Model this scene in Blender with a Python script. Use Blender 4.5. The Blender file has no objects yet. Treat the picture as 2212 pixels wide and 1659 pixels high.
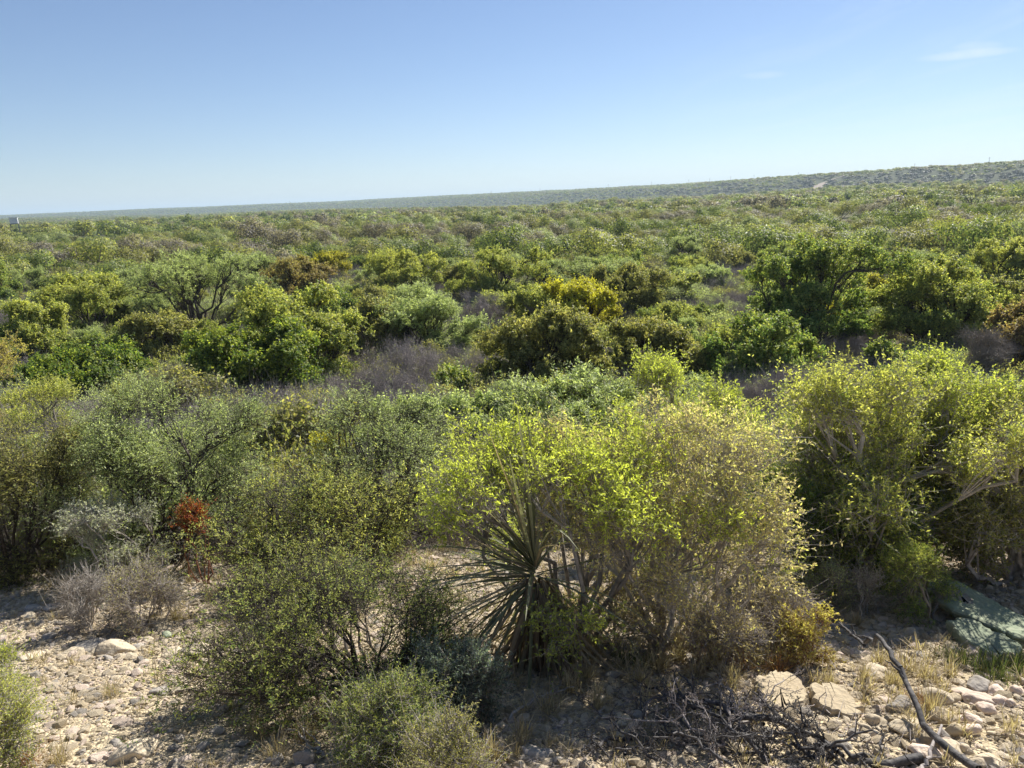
import bpy, math, random
import numpy as np
from mathutils import Matrix, Vector

# ------------------------------------------------------------------ camera, sky, sun, exposure
sc = bpy.context.scene
CAM = np.array([0.0, 0.0, 7.0])
FOV, PITCH, ROLL = math.radians(70), math.radians(13.8), math.radians(-1.9)
cd = bpy.data.cameras.new("camera"); cam = bpy.data.objects.new("camera", cd)
sc.collection.objects.link(cam); sc.camera = cam
cd.sensor_fit = 'HORIZONTAL'; cd.angle = FOV; cd.clip_start = 0.05; cd.clip_end = 40000
CM = Matrix.Rotation(math.pi/2 - PITCH, 4, 'X') @ Matrix.Rotation(ROLL, 4, 'Z')
cam.matrix_world = Matrix.Translation(Vector(CAM)) @ CM
RC = np.array(CM.to_3x3())

# ------------------------------------------------------------------ pixel helpers (2212 x 1659 reading of the photo)
F = 512/math.tan(FOV/2)
def ray(px, py):
    u = np.array([(px/2212*1024-512)/F, -(py/2212*1024-384)/F, -1.0])
    return RC @ u
def project(p):
    q = RC.T @ (np.asarray(p, float)-CAM)
    return ((q[0]/-q[2]*F)+512)*2212/1024, (384-(q[1]/-q[2]*F))*2212/1024, -q[2]

SUN_EL, SUN_AZ = math.radians(41), math.radians(35)      # azimuth clockwise from +Y (view direction)
w = bpy.data.worlds.new("World"); sc.world = w; w.use_nodes = True
wn, wl = w.node_tree.nodes, w.node_tree.links
bg = wn["Background"]; bg.inputs[1].default_value = 0.051
sky = wn.new("ShaderNodeTexSky"); sky.sky_type = 'NISHITA'; sky.sun_disc = False
sky.sun_elevation = SUN_EL; sky.sun_rotation = SUN_AZ
sky.altitude = 900; sky.air_density = 1.0; sky.dust_density = 0.3; sky.ozone_density = 2.2
# faint cirrus streaks high in the air, and the phone's slightly blue white balance
gain = wn.new("ShaderNodeMix"); gain.data_type = 'RGBA'; gain.blend_type = 'MULTIPLY'; gain.inputs[0].default_value = 1
gain.inputs[7].default_value = (.98, 1.0, 1.10, 1); wl.new(sky.outputs[0], gain.inputs[6])
wt = wn.new("ShaderNodeTexCoord"); wsep = wn.new("ShaderNodeSeparateXYZ"); wl.new(wt.outputs["Generated"], wsep.inputs[0])
def wmath(op, a, b):
    q = wn.new("ShaderNodeMath"); q.operation = op
    for k_, v_ in enumerate((a, b)):
        if isinstance(v_, (int, float)): q.inputs[k_].default_value = v_
        else: wl.new(v_, q.inputs[k_])
    return q.outputs[0]
zz = wmath('MAXIMUM', wsep.outputs[2], .05); cmb = wn.new("ShaderNodeCombineXYZ")
wl.new(wmath('DIVIDE', wsep.outputs[0], zz), cmb.inputs[0]); wl.new(wmath('MULTIPLY', wmath('DIVIDE', wsep.outputs[1], zz), .22), cmb.inputs[1])
cn = wn.new("ShaderNodeTexNoise"); cn.inputs["Scale"].default_value = 1.15; cn.inputs["Detail"].default_value = 8; cn.inputs["Roughness"].default_value = .62
cn.inputs["Distortion"].default_value = .6
wl.new(cmb.outputs[0], cn.inputs["Vector"]); cr_ = wn.new("ShaderNodeMapRange"); cr_.inputs[1].default_value = .50; cr_.inputs[2].default_value = .85
cr_.inputs[4].default_value = .30; wl.new(cn.outputs[0], cr_.inputs[0])
side = wn.new("ShaderNodeMapRange"); side.inputs[1].default_value = .12; side.inputs[2].default_value = .42; wl.new(wsep.outputs[0], side.inputs[0])
veil = wmath('MULTIPLY', cr_.outputs[0], side.outputs[0])
cmx = wn.new("ShaderNodeMix"); cmx.data_type = 'RGBA'; cmx.inputs[7].default_value = (9.5, 10.2, 10.8, 1)
def streak(px, py, wa, wb, amt, tilt):
    d0 = Vector(ray(px, py)).normalized(); rt = Vector((CM.to_3x3() @ Vector((1, tilt, 0)))).normalized(); up = d0.cross(rt).normalized()
    sub = wn.new("ShaderNodeVectorMath"); sub.operation = 'SUBTRACT'; wl.new(wt.outputs["Generated"], sub.inputs[0]); sub.inputs[1].default_value = d0
    o_ = []
    for ax_, wd_ in ((rt, wa), (up, wb)):
        q = wn.new("ShaderNodeVectorMath"); q.operation = 'DOT_PRODUCT'; wl.new(sub.outputs[0], q.inputs[0]); q.inputs[1].default_value = ax_
        v_ = wmath('DIVIDE', q.outputs["Value"], wd_); o_.append(wmath('MULTIPLY', v_, v_))
    m_ = wmath('MAXIMUM', wmath('SUBTRACT', 1.0, wmath('ADD', *o_)), 0.0)
    nz = wn.new("ShaderNodeTexNoise"); nz.inputs["Scale"].default_value = 38; nz.inputs["Detail"].default_value = 6; wl.new(wt.outputs["Generated"], nz.inputs["Vector"])
    return wmath('MULTIPLY', wmath('MULTIPLY', m_, nz.outputs[0]), amt)
veil = wmath('ADD', veil, wmath('ADD', streak(2085, 118, .045, .0055, .75, .10), wmath('ADD', streak(2110, 100, .022, .006, .4, .05), streak(1650, 162, .028, .005, .4, .05))))
veil = wmath('MINIMUM', veil, .8); wl.new(veil, cmx.inputs[0]); wl.new(gain.outputs[2], cmx.inputs[6]); wl.new(cmx.outputs[2], bg.inputs[0])
sl = bpy.data.lights.new("sun", 'SUN'); sl.energy = 4.7; sl.angle = math.radians(0.5); sl.color = (1.0, 0.95, 0.86)
so = bpy.data.objects.new("sun", sl); sc.collection.objects.link(so)
sd = Vector((math.sin(SUN_AZ)*math.cos(SUN_EL), math.cos(SUN_AZ)*math.cos(SUN_EL), math.sin(SUN_EL)))
so.rotation_euler = sd.to_track_quat('Z', 'Y').to_euler()
sc.view_settings.view_transform = 'Standard'; sc.view_settings.look = 'None'
sc.view_settings.exposure = 1.0; sc.view_settings.gamma = 1.0; sc.view_settings.use_curve_mapping = False
cy = sc.cycles
cy.use_denoising = True; cy.max_bounces = 6; cy.diffuse_bounces = 4; cy.transmission_bounces = 4; cy.glossy_bounces = 2
cy.volume_bounces = 0; cy.transparent_max_bounces = 8; cy.caustics_reflective = False; cy.caustics_refractive = False

# ------------------------------------------------------------------ terrain
def sstep(a, b, x):
    t = np.clip((x-a)/(b-a), 0, 1); return t*t*(3-2*t)
AZ = np.radians([-90, -35, -25, -13, 0, 13, 25, 35, 90])
TB = np.array([.001, .001, .001, -.001, -.003, .001, .0048, .0015, .001])
TC = np.array([.004, .0058, .0085, .0108, .0150, .0180, .0228, .0238, .026])
DB = np.array([2600, 2500, 2200, 1800, 1400, 1000, 800, 700, 600.])
DC = np.array([5200, 5000, 4100, 3500, 2600, 2000, 1500, 1200, 1000.])
HY = np.array([-60, 0, 3, 5, 7.5, 12, 18, 25, 34, 400.])
HH = np.array([1.6, 1.7, 2.9, 3.4, 4.0, 5.1, 6.3, 6.95, 7.1, 7.1])
_g = np.random.RandomState(5)
_W = [( _g.uniform(-1,1)*k, _g.uniform(-1,1)*k, _g.uniform(0,6.28), a) for k, a in
      [(.05,.35),(.07,.3),(.11,.22),(.2,.15),(.4,.08),(.8,.05),(1.3,.035),(2.2,.025),(3.5,.018),(5.,.012)]]
def ground(x, y):
    x = np.asarray(x, float); y = np.asarray(y, float)
    r = np.hypot(x, y); az = np.arctan2(x, y)
    tb = np.interp(az, AZ, TB); tc = np.interp(az, AZ, TC); db = np.interp(az, AZ, DB); dc = np.interp(az, AZ, DC)
    zb = 7+tb*db; zc = 7+tc*dc
    zn = 7-np.interp(y, HY, HH)
    u = (r-db)/(dc-db)
    st = sstep(math.radians(8), math.radians(30), az)
    s = .35*sstep(.05, .35, u)+(.65)*np.clip((u-.1)/.9, 0, 1)
    s2 = .62*sstep(.08, .34, u)+.38*np.clip((u-.2)/.8, 0, 1)
    s = s*(1-st)+s2*st
    zf = np.where(r < db, zb*sstep(110, 1, 110+0*r)+zb*np.clip((r-110)/(db-110), 0, 1)**1.15,
                  zb-3.0*np.sin(np.clip(u, 0, .12)/.12*math.pi)+(zc-zb)*np.clip(s, 0, 1.05))
    zf = np.where(r < 110, 0, zf)
    n = 0
    for kx, ky, ph, a in _W:
        n = n+a*np.sin(kx*x+ky*y+ph)
    n = n*np.where(r < 12, .35, .8)
    if True:
        n = n+sstep(300, 900, r)*2.0*(np.sin(x*.011+y*.004)+.7*np.sin(x*.006-y*.013+2))*(1-sstep(.1, .8, u)*.7)
    return zn+zf+n
def gz(x, y): return float(ground(x, y))
def hit(px, py):
    d = ray(px, py); t0 = 1.0; t = 1.0
    while t < 9000:
        p = CAM+d*t
        if p[2] < gz(p[0], p[1]): break
        t0 = t; t *= 1.02
    for _ in range(30):
        m = (t0+t)/2; p = CAM+d*m
        if p[2] < gz(p[0], p[1]): t = m
        else: t0 = m
    return CAM+d*t
def spot(x0, x1, ytop, ybase, cx=None):
    """base point on the ground, radius and height of something seen between these readings"""
    cx = (x0+x1)/2 if cx is None else cx
    p = hit(cx, ybase); dep = project(p)[2]
    R = (x1-x0)/2*(1024/2212)*dep/F
    lo, hi = 0.05, 12.
    for _ in range(30):
        m = (lo+hi)/2
        if project(p+np.array([0, 0, m]))[1] > ytop: lo = m
        else: hi = m
    return p, R, lo

# ------------------------------------------------------------------ materials
def newmat(name):
    m = bpy.data.materials.new(name); m.use_nodes = True
    return m, m.node_tree.nodes, m.node_tree.links
def leaf_material(name, transl=.42, rough=.5, spec=.35):
    m, n, l = newmat(name); n.clear()
    out = n.new("ShaderNodeOutputMaterial"); at = n.new("ShaderNodeAttribute"); at.attribute_name = "tint"
    pr = n.new("ShaderNodeBsdfPrincipled"); pr.inputs["Roughness"].default_value = rough
    pr.inputs["Specular IOR Level"].default_value = spec
    tr = n.new("ShaderNodeBsdfTranslucent"); mx = n.new("ShaderNodeMixShader"); mx.inputs[0].default_value = transl
    hs = n.new("ShaderNodeMix"); hs.data_type = 'RGBA'; hs.blend_type = 'MULTIPLY'; hs.inputs[0].default_value = 1
    hs.inputs[7].default_value = (1.45, 1.5, .8, 1)
    l.new(at.outputs["Color"], pr.inputs["Base Color"]); l.new(at.outputs["Color"], hs.inputs[6])
    l.new(hs.outputs[2], tr.inputs[0]); l.new(pr.outputs[0], mx.inputs[1]); l.new(tr.outputs[0], mx.inputs[2])
    l.new(mx.outputs[0], out.inputs[0]); return m
def wood_material(name, c1, c2, scale=14, rough=.85):
    m, n, l = newmat(name); pr = n["Principled BSDF"]; pr.inputs["Roughness"].default_value = rough
    pr.inputs["Specular IOR Level"].default_value = .25
    tc = n.new("ShaderNodeTexCoord"); ns = n.new("ShaderNodeTexNoise"); ns.inputs["Scale"].default_value = scale
    ns.inputs["Detail"].default_value = 6; ns.inputs["Roughness"].default_value = .65
    cr = n.new("ShaderNodeValToRGB"); cr.color_ramp.elements[0].position = .35; cr.color_ramp.elements[1].position = .68
    cr.color_ramp.elements[0].color = (*c1, 1); cr.color_ramp.elements[1].color = (*c2, 1)
    bp = n.new("ShaderNodeBump"); bp.inputs["Strength"].default_value = .35; bp.inputs["Distance"].default_value = .02
    l.new(tc.outputs["Object"], ns.inputs["Vector"]); l.new(ns.outputs[0], cr.inputs[0]); l.new(cr.outputs[0], pr.inputs["Base Color"])
    l.new(ns.outputs[0], bp.inputs["Height"]); l.new(bp.outputs[0], pr.inputs["Normal"]); return m
def rock_material(name, cols, scale=6, lichen=None):
    m, n, l = newmat(name); pr = n["Principled BSDF"]; pr.inputs["Roughness"].default_value = .92
    pr.inputs["Specular IOR Level"].default_value = .2
    tc = n.new("ShaderNodeTexCoord"); oi = n.new("ShaderNodeObjectInfo")
    ns = n.new("ShaderNodeTexNoise"); ns.inputs["Scale"].default_value = scale; ns.inputs["Detail"].default_value = 9
    ns.inputs["Roughness"].default_value = .7
    cr = n.new("ShaderNodeValToRGB"); e = cr.color_ramp.elements
    e[0].position = .3; e[1].position = .72; e[0].color = (*cols[0], 1); e[1].color = (*cols[1], 1)
    hv = n.new("ShaderNodeHueSaturation"); mr = n.new("ShaderNodeMapRange")
    mr.inputs[3].default_value = .78; mr.inputs[4].default_value = 1.15
    l.new(oi.outputs["Random"], mr.inputs[0]); l.new(mr.outputs[0], hv.inputs["Value"])
    n2 = n.new("ShaderNodeTexNoise"); n2.inputs["Scale"].default_value = scale*6; n2.inputs["Detail"].default_value = 8
    bp = n.new("ShaderNodeBump"); bp.inputs["Strength"].default_value = .6; bp.inputs["Distance"].default_value = .02
    l.new(tc.outputs["Object"], ns.inputs["Vector"]); l.new(tc.outputs["Object"], n2.inputs["Vector"])
    l.new(ns.outputs[0], cr.inputs[0]); last = cr.outputs[0]
    if lichen:
        n3 = n.new("ShaderNodeTexNoise"); n3.inputs["Scale"].default_value = scale*2.2; n3.inputs["Detail"].default_value = 7
        c3 = n.new("ShaderNodeValToRGB"); c3.color_ramp.elements[0].position = .42; c3.color_ramp.elements[1].position = .56
        mx = n.new("ShaderNodeMix"); mx.data_type = 'RGBA'; mx.inputs[7].default_value = (*lichen, 1)
        l.new(tc.outputs["Object"], n3.inputs["Vector"]); l.new(n3.outputs[0], c3.inputs[0]); l.new(c3.outputs[0], mx.inputs[0])
        l.new(last, mx.inputs[6]); last = mx.outputs[2]
    l.new(last, hv.inputs["Color"]); l.new(hv.outputs[0], pr.inputs["Base Color"])
    l.new(n2.outputs[0], bp.inputs["Height"]); l.new(bp.outputs[0], pr.inputs["Normal"]); return m
def flat_material(name, c, rough=.6, metal=0):
    m, n, l = newmat(name); pr = n["Principled BSDF"]; pr.inputs["Roughness"].default_value = rough
    pr.inputs["Metallic"].default_value = metal
    ns = n.new("ShaderNodeTexNoise"); ns.inputs["Scale"].default_value = 3; cr = n.new("ShaderNodeValToRGB")
    cr.color_ramp.elements[0].color = (*[v*.85 for v in c], 1); cr.color_ramp.elements[1].color = (*c, 1)
    l.new(ns.outputs[0], cr.inputs[0]); l.new(cr.outputs[0], pr.inputs["Base Color"]); return m

LEAF = leaf_material("leaf", .5); LEAFY = leaf_material("leaf_thin", .5, .55, .25)
BLADE = leaf_material("yucca_blade", .22, .55, .25); STRAW = leaf_material("straw", .3, .7, .2)
W_GREY = wood_material("bark_grey", (.16, .14, .12), (.36, .32, .28))
W_DARK = wood_material("bark_dark", (.035, .028, .024), (.12, .10, .085))
W_PALE = wood_material("bark_pale", (.24, .21, .18), (.52, .48, .43))
W_DRY = wood_material("twig_dry", (.22, .19, .18), (.42, .38, .36))
W_RED = wood_material("twig_reddish", (.14, .06, .035), (.30, .15, .09))
W_BURNT = wood_material("dead_wood", (.03, .028, .03), (.17, .16, .155), 22)
R_TAN = rock_material("limestone_tan", [(.42, .34, .24), (.69, .60, .45)])
R_GREY = rock_material("limestone_grey", [(.30, .27, .24), (.56, .51, .45)], lichen=(.30, .27, .23))
R_PINK = rock_material("limestone_pink", [(.50, .38, .30), (.78, .67, .56)])
R_GREEN = rock_material("slab_green", [(.24, .27, .19), (.38, .40, .29)], 5, lichen=(.26, .30, .21))
R_SAND = rock_material("slab_sand", [(.36, .29, .20), (.50, .42, .29)], 5)

# ------------------------------------------------------------------ mesh building
class MB:
    """collects vertices, faces and a colour per vertex; build() links them as ONE mesh object"""
    def __init__(s): s.v = []; s.f = []; s.c = []; s.n = 0
    def add(s, v, f, c=(.3, .3, .3)):
        v = np.asarray(v, np.float32).reshape(-1, 3); f = np.asarray(f, np.int32)
        c = np.asarray(c, np.float32)
        if c.ndim == 1: c = np.tile(c[:3], (len(v), 1))
        s.v.append(v); s.f.append(f+s.n); s.c.append(c[:, :3]); s.n += len(v)
    def data(s, name, mats, smooth=False):
        me = bpy.data.meshes.new(name)
        v = np.concatenate(s.v) if s.v else np.zeros((0, 3), np.float32)
        c = np.concatenate(s.c) if s.c else np.zeros((0, 3), np.float32)
        tot = np.concatenate([np.full(len(f), f.shape[1], np.int32) for f in s.f])
        idx = np.concatenate([f.ravel() for f in s.f])
        me.vertices.add(len(v)); me.vertices.foreach_set("co", v.ravel())
        me.loops.add(len(idx)); me.loops.foreach_set("vertex_index", idx)
        me.polygons.add(len(tot)); st = np.zeros(len(tot), np.int32); st[1:] = np.cumsum(tot)[:-1]
        me.polygons.foreach_set("loop_start", st)
        me.polygons.foreach_set("use_smooth", np.full(len(tot), smooth))
        a = me.attributes.new("tint", 'FLOAT_COLOR', 'POINT')
        a.data.foreach_set("color", np.hstack([c, np.ones((len(c), 1), np.float32)]).astype(np.float32).ravel())
        for m in mats: me.materials.append(m)
        me.update(calc_edges=True); return me
    def build(s, name, mat, parent=None, smooth=False):
        o = bpy.data.objects.new(name, s.data(name, [mat], smooth)); sc.collection.objects.link(o)
        if parent: o.parent = parent
        return o
def unit(a): return a/(np.linalg.norm(a, axis=-1, keepdims=True)+1e-9)
def tubes(mb, p0, p1, r0, r1, k=3, c=(.3, .3, .3)):
    p0 = np.asarray(p0, float).reshape(-1, 3); p1 = np.asarray(p1, float).reshape(-1, 3); N = len(p0)
    if N == 0: return
    r0 = np.broadcast_to(r0, (N,)); r1 = np.broadcast_to(r1, (N,))
    d = unit(p1-p0); h = np.where(np.abs(d[:, 2:3]) > .9, np.array([[1., 0, 0]]), np.array([[0, 0, 1.]]))
    a = unit(np.cross(d, h)); b = np.cross(d, a)
    t = np.arange(k)*2*math.pi/k; ct = np.cos(t)[None, :, None]; stt = np.sin(t)[None, :, None]
    ring = a[:, None]*ct+b[:, None]*stt
    v = np.concatenate([p0[:, None]+ring*r0[:, None, None], p1[:, None]+ring*r1[:, None, None]], 1)
    i = np.arange(k); j = (i+1) % k
    f = np.stack([i, j, j+k, i+k], 1)[None]+(np.arange(N)*2*k)[:, None, None]
    mb.add(v, f.reshape(-1, 4), c)
def leaves(mb, pos, axis, nrm, L, Wd, col):
    """one folded rhombus per leaf"""
    N = len(pos); L = np.broadcast_to(L, (N,))[:, None]; Wd = np.broadcast_to(Wd, (N,))[:, None]
    ax = unit(axis); sd_ = unit(np.cross(ax, nrm)); up = np.cross(sd_, ax)
    v = np.stack([pos, pos+ax*L*.45+sd_*Wd*.5+up*Wd*.12, pos+ax*L, pos+ax*L*.45-sd_*Wd*.5+up*Wd*.12], 1)
    f = np.arange(N*4).reshape(N, 4)
    mb.add(v, f, np.repeat(col, 4, 0))
def curve_pts(p0, p1, rng, n=7, bend=.15, sag=0.0, lift=0.0):
    p0 = np.asarray(p0, float); p1 = np.asarray(p1, float)
    L = np.linalg.norm(p1-p0); t = np.linspace(0, 1, n)[:, None]
    q = p0*(1-t)+p1*t
    q = q+np.sin(t*math.pi)*(rng.normal(0, bend, 3)*L+np.array([0, 0, lift*L]))
    q[1:-1] += rng.normal(0, bend*.22*L, (n-2, 3)); return q
def chain(mb, q, r0, r1, k=5, c=(.3, .3, .3)):
    r = np.linspace(r0, r1, len(q)); tubes(mb, q[:-1], q[1:], r[:-1], r[1:], k, c)

def tag(o, label=None, cat=None, group=None, kind=None):
    if label: o['label'] = label
    if cat: o['category'] = cat
    if group: o['group'] = group
    if kind: o['kind'] = kind
    return o
def empty(name, loc, rz=0):
    o = bpy.data.objects.new(name, None); sc.collection.objects.link(o)
    o.location = loc; o.rotation_euler = (0, 0, rz); o.empty_display_size = .3; return o

# ------------------------------------------------------------------ shrubs
PAL = {   # leaf colours: mature, second, new growth at the shoot ends
 'yellow': ((0.287, 0.336, 0.091), (0.360, 0.371, 0.119), (0.521, 0.564, 0.119)),
 'yellowgreen': ((0.206, 0.267, 0.086), (0.327, 0.340, 0.114), (0.513, 0.514, 0.157)),
 'gold':   ((0.270, 0.258, 0.054), (0.437, 0.385, 0.054), (0.572, 0.540, 0.071)),
 'green':  ((0.090, 0.147, 0.041), (0.140, 0.207, 0.052), (0.304, 0.343, 0.068)),
 'bright': ((0.139, 0.212, 0.062), (0.221, 0.293, 0.094), (0.400, 0.423, 0.124)),
 'olive':  ((0.164, 0.179, 0.072), (0.252, 0.262, 0.095), (0.406, 0.378, 0.143)),
 'greygreen': ((0.242, 0.302, 0.143), (0.352, 0.401, 0.204), (0.505, 0.560, 0.287)),
 'silver': ((0.287, 0.309, 0.265), (0.398, 0.409, 0.365), (0.508, 0.519, 0.464)),
 'tan':    ((0.355, 0.286, 0.143), (0.491, 0.400, 0.200), (0.573, 0.515, 0.143)),
 'pinktan': ((0.424, 0.352, 0.234), (0.549, 0.465, 0.319), (0.618, 0.593, 0.248)),
 'rust':   ((0.236, 0.175, 0.084), (0.330, 0.243, 0.119), (0.401, 0.364, 0.142)),
 'bluegrey': ((0.094, 0.125, 0.118), (0.156, 0.196, 0.187), (0.234, 0.281, 0.265)),
 'red':    ((0.312, 0.062, 0.031), (0.374, 0.094, 0.042), (0.229, 0.146, 0.052)),
}
def shrub_parts(seed, H, R, pal, lobes=10, clumps=10, twigs=12, per=12, leaf=(.024, .010), twig=.16,
                open_=.25, stems=5, wood_r=.03, fern=False, shape=1.0, lean=(0, 0), tipf=.45, base_r=.12, skirt=.25,
                barer=0.0, flat=False, low=.45, outn=0.0, jit=.19):
    """wood and foliage of one shrub standing at the origin"""
    rng = np.random.RandomState(seed); wood, fol = MB(), MB()
    z0 = H*skirt
    # lobes: bulges of the crown
    th = np.arange(lobes)*2.399963+rng.uniform(0, 6.28); uu = (np.arange(lobes)+.5)/lobes
    rr = np.sqrt(uu)*.78; el = np.sqrt(np.clip(1-rr**2, 0, 1))
    lc = np.stack([np.cos(th)*rr*R, np.sin(th)*rr*R, z0+(H-z0)*(el**shape)*rng.uniform(.62, .86, lobes)], 1)
    lc += rng.normal(0, jit, lc.shape)*np.array([R, R, H*.6])
    lc[:, 0] += lean[0]*R*lc[:, 2]/H; lc[:, 1] += lean[1]*R*lc[:, 2]/H
    lc[:, 2] = np.clip(lc[:, 2], H*.18, H*.86)
    lr = rng.uniform(.20, .36, lobes)*R
    if low > 0:
        nl = max(2, int(lobes*low)); t2 = np.arange(nl)*6.283/nl+rng.uniform(-.4, .4, nl)
        q2 = np.stack([np.cos(t2)*R*rng.uniform(.5, .8, nl), np.sin(t2)*R*rng.uniform(.5, .8, nl), H*rng.uniform(.14, .42, nl)], 1)
        q2[:, 0] += lean[0]*R*q2[:, 2]/H; lc = np.concatenate([lc, q2]); lr = np.concatenate([lr, rng.uniform(.2, .32, nl)*R]); lobes += nl
    sb = rng.uniform(-1, 1, (stems, 2))*base_r
    ci, cp = [], []
    allc = []
    for i in range(lobes):
        b = np.array([*sb[i % stems], -.04])
        q = curve_pts(b, lc[i], rng, 8, .10, lift=.06 if not flat else .0)
        w0 = wood_r*rng.uniform(.7, 1.1)
        chain(wood, q, w0, w0*.35, 5)
        d = unit(rng.normal(0, 1, (clumps, 3))+np.array([0, 0, .35])); d[:, 2] = np.where(d[:, 2] < -.35, -d[:, 2], d[:, 2])
        c = lc[i]+d*lr[i]*rng.uniform(.35, 1.05, (clumps, 1))*np.array([1, 1, .85])
        c[:, 2] = np.clip(c[:, 2], .07*H, None)
        at = q[rng.randint(4, 8, clumps)]
        m = (at+c)/2+rng.normal(0, .06, c.shape)*lr[i]*2
        tubes(wood, at, m, w0*.32, w0*.2, 4); tubes(wood, m, c, w0*.2, w0*.1, 4)
        # a few branches low in the crown
        allc.append(c)
    C = np.concatenate(allc); NC = len(C)
    ctr = np.array([lean[0]*R*.4, lean[1]*R*.4, H*.35])
    out = unit(C-ctr)
    # twigs
    T = NC*twigs; cc = np.repeat(C, twigs, 0); oo = np.repeat(out, twigs, 0)
    td = unit(rng.normal(0, 1, (T, 3))*.8+oo*.75+np.array([0, 0, .25]))
    tl = twig*rng.uniform(.5, 1.25, T)*np.where(rng.rand(T) < .08, 2.1, 1); st = cc+rng.normal(0, twig*.35, (T, 3))
    bend = rng.normal(0, .25, (T, 3)); mid = st+td*tl[:, None]*.5; td2 = unit(td+bend); en = mid+td2*tl[:, None]*.5
    tr = max(.0012, wood_r*.05)
    tubes(wood, cc+(st-cc)*.3, st, tr*1.6, tr*1.2, 3); tubes(wood, st, mid, tr*1.2, tr, 3); tubes(wood, mid, en, tr, tr*.5, 3)
    if per:
        keep = rng.rand(T) > barer
        cl_ = np.repeat(rng.rand(NC), twigs)[keep]; ctone = np.repeat(rng.uniform(.8, 1.2, NC), twigs)[keep]
        a0, a1, a2 = st[keep], mid[keep], en[keep]; n = len(a0)
        t = rng.uniform(.1, 1.0, (n, per)); 
        pos = np.where(t[..., None] < .5, a0[:, None]*(1-2*t[..., None])+a1[:, None]*2*t[..., None],
                       a1[:, None]*(2-2*t[..., None])+a2[:, None]*(2*t[..., None]-1))
        d2 = np.repeat(td2[keep], per, 0); pos = pos.reshape(-1, 3); tt = t.ravel(); N = len(pos)
        if fern:      # leaflets stand out sideways in a flat spray
            sdv = unit(np.cross(d2, rng.normal(0, 1, (N, 3))*.5+np.array([0, 0, 1.]))); sg = np.where(rng.rand(N) < .5, -1., 1.)[:, None]
            ax = unit(sdv*sg+d2*.5+rng.normal(0, .25, (N, 3))); nr = unit(rng.normal(0, .4, (N, 3))+np.array([0, 0, 1.]))
        else:
            ax = unit(d2*.7+rng.normal(0, .75, (N, 3))); nr = unit(rng.normal(0, 1, (N, 3))+np.array([0, 0, .5]))
            if outn:
                nr = unit(rng.normal(0, 1, (N, 3))*(1-outn)+(np.repeat(np.repeat(unit(C-np.repeat(lc, clumps, 0)), twigs, 0)[keep], per, 0)*.6+np.repeat(np.repeat(out, twigs, 0)[keep], per, 0)*.5)*outn*2)
                ax = unit(np.cross(nr, rng.normal(0, 1, (N, 3))))
        P = [np.array(c) for c in PAL[pal]]
        u = rng.rand(N); hz = np.clip((pos[:, 2]-H*.25)/(H*.6), 0, 1)
        ptip = np.clip(tipf*(.25+1.1*hz)*(.4+.9*np.repeat(cl_, per)), 0, .95)
        col = np.where((u < ptip)[:, None], P[2], np.where((rng.rand(N) < .5)[:, None], P[0], P[1]))
        col = col*np.repeat(ctone, per)[:, None]*rng.uniform(.75, 1.25, (N, 1))
        leaves(fol, pos, ax, nr, leaf[0]*rng.uniform(.6, 1.3, N), leaf[1]*rng.uniform(.7, 1.25, N), col)
    return wood, fol
def shrub(name, label, cat, p, H, R, pal, wmat=W_GREY, lmat=None, group=None, rz=0, **kw):
    seed = kw.pop('seed'); wd, fl = shrub_parts(seed, H, R, pal, **kw)
    o = empty(name, (p[0], p[1], p[2]-.01), rz); tag(o, label, cat, group)
    wd.build('trunk' if name.endswith('tree') else 'branches', wmat, o)
    if fl.v: fl.build('foliage', lmat or LEAF, o)
    return o
def copy_tree(o, keep=()):
    c = o.copy(); sc.collection.objects.link(c)
    for k in ('label', 'group'):
        if k in c: del c[k]
    for ch in o.children:
        d = ch.copy(); sc.collection.objects.link(d); d.parent = c
    return c

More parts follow.
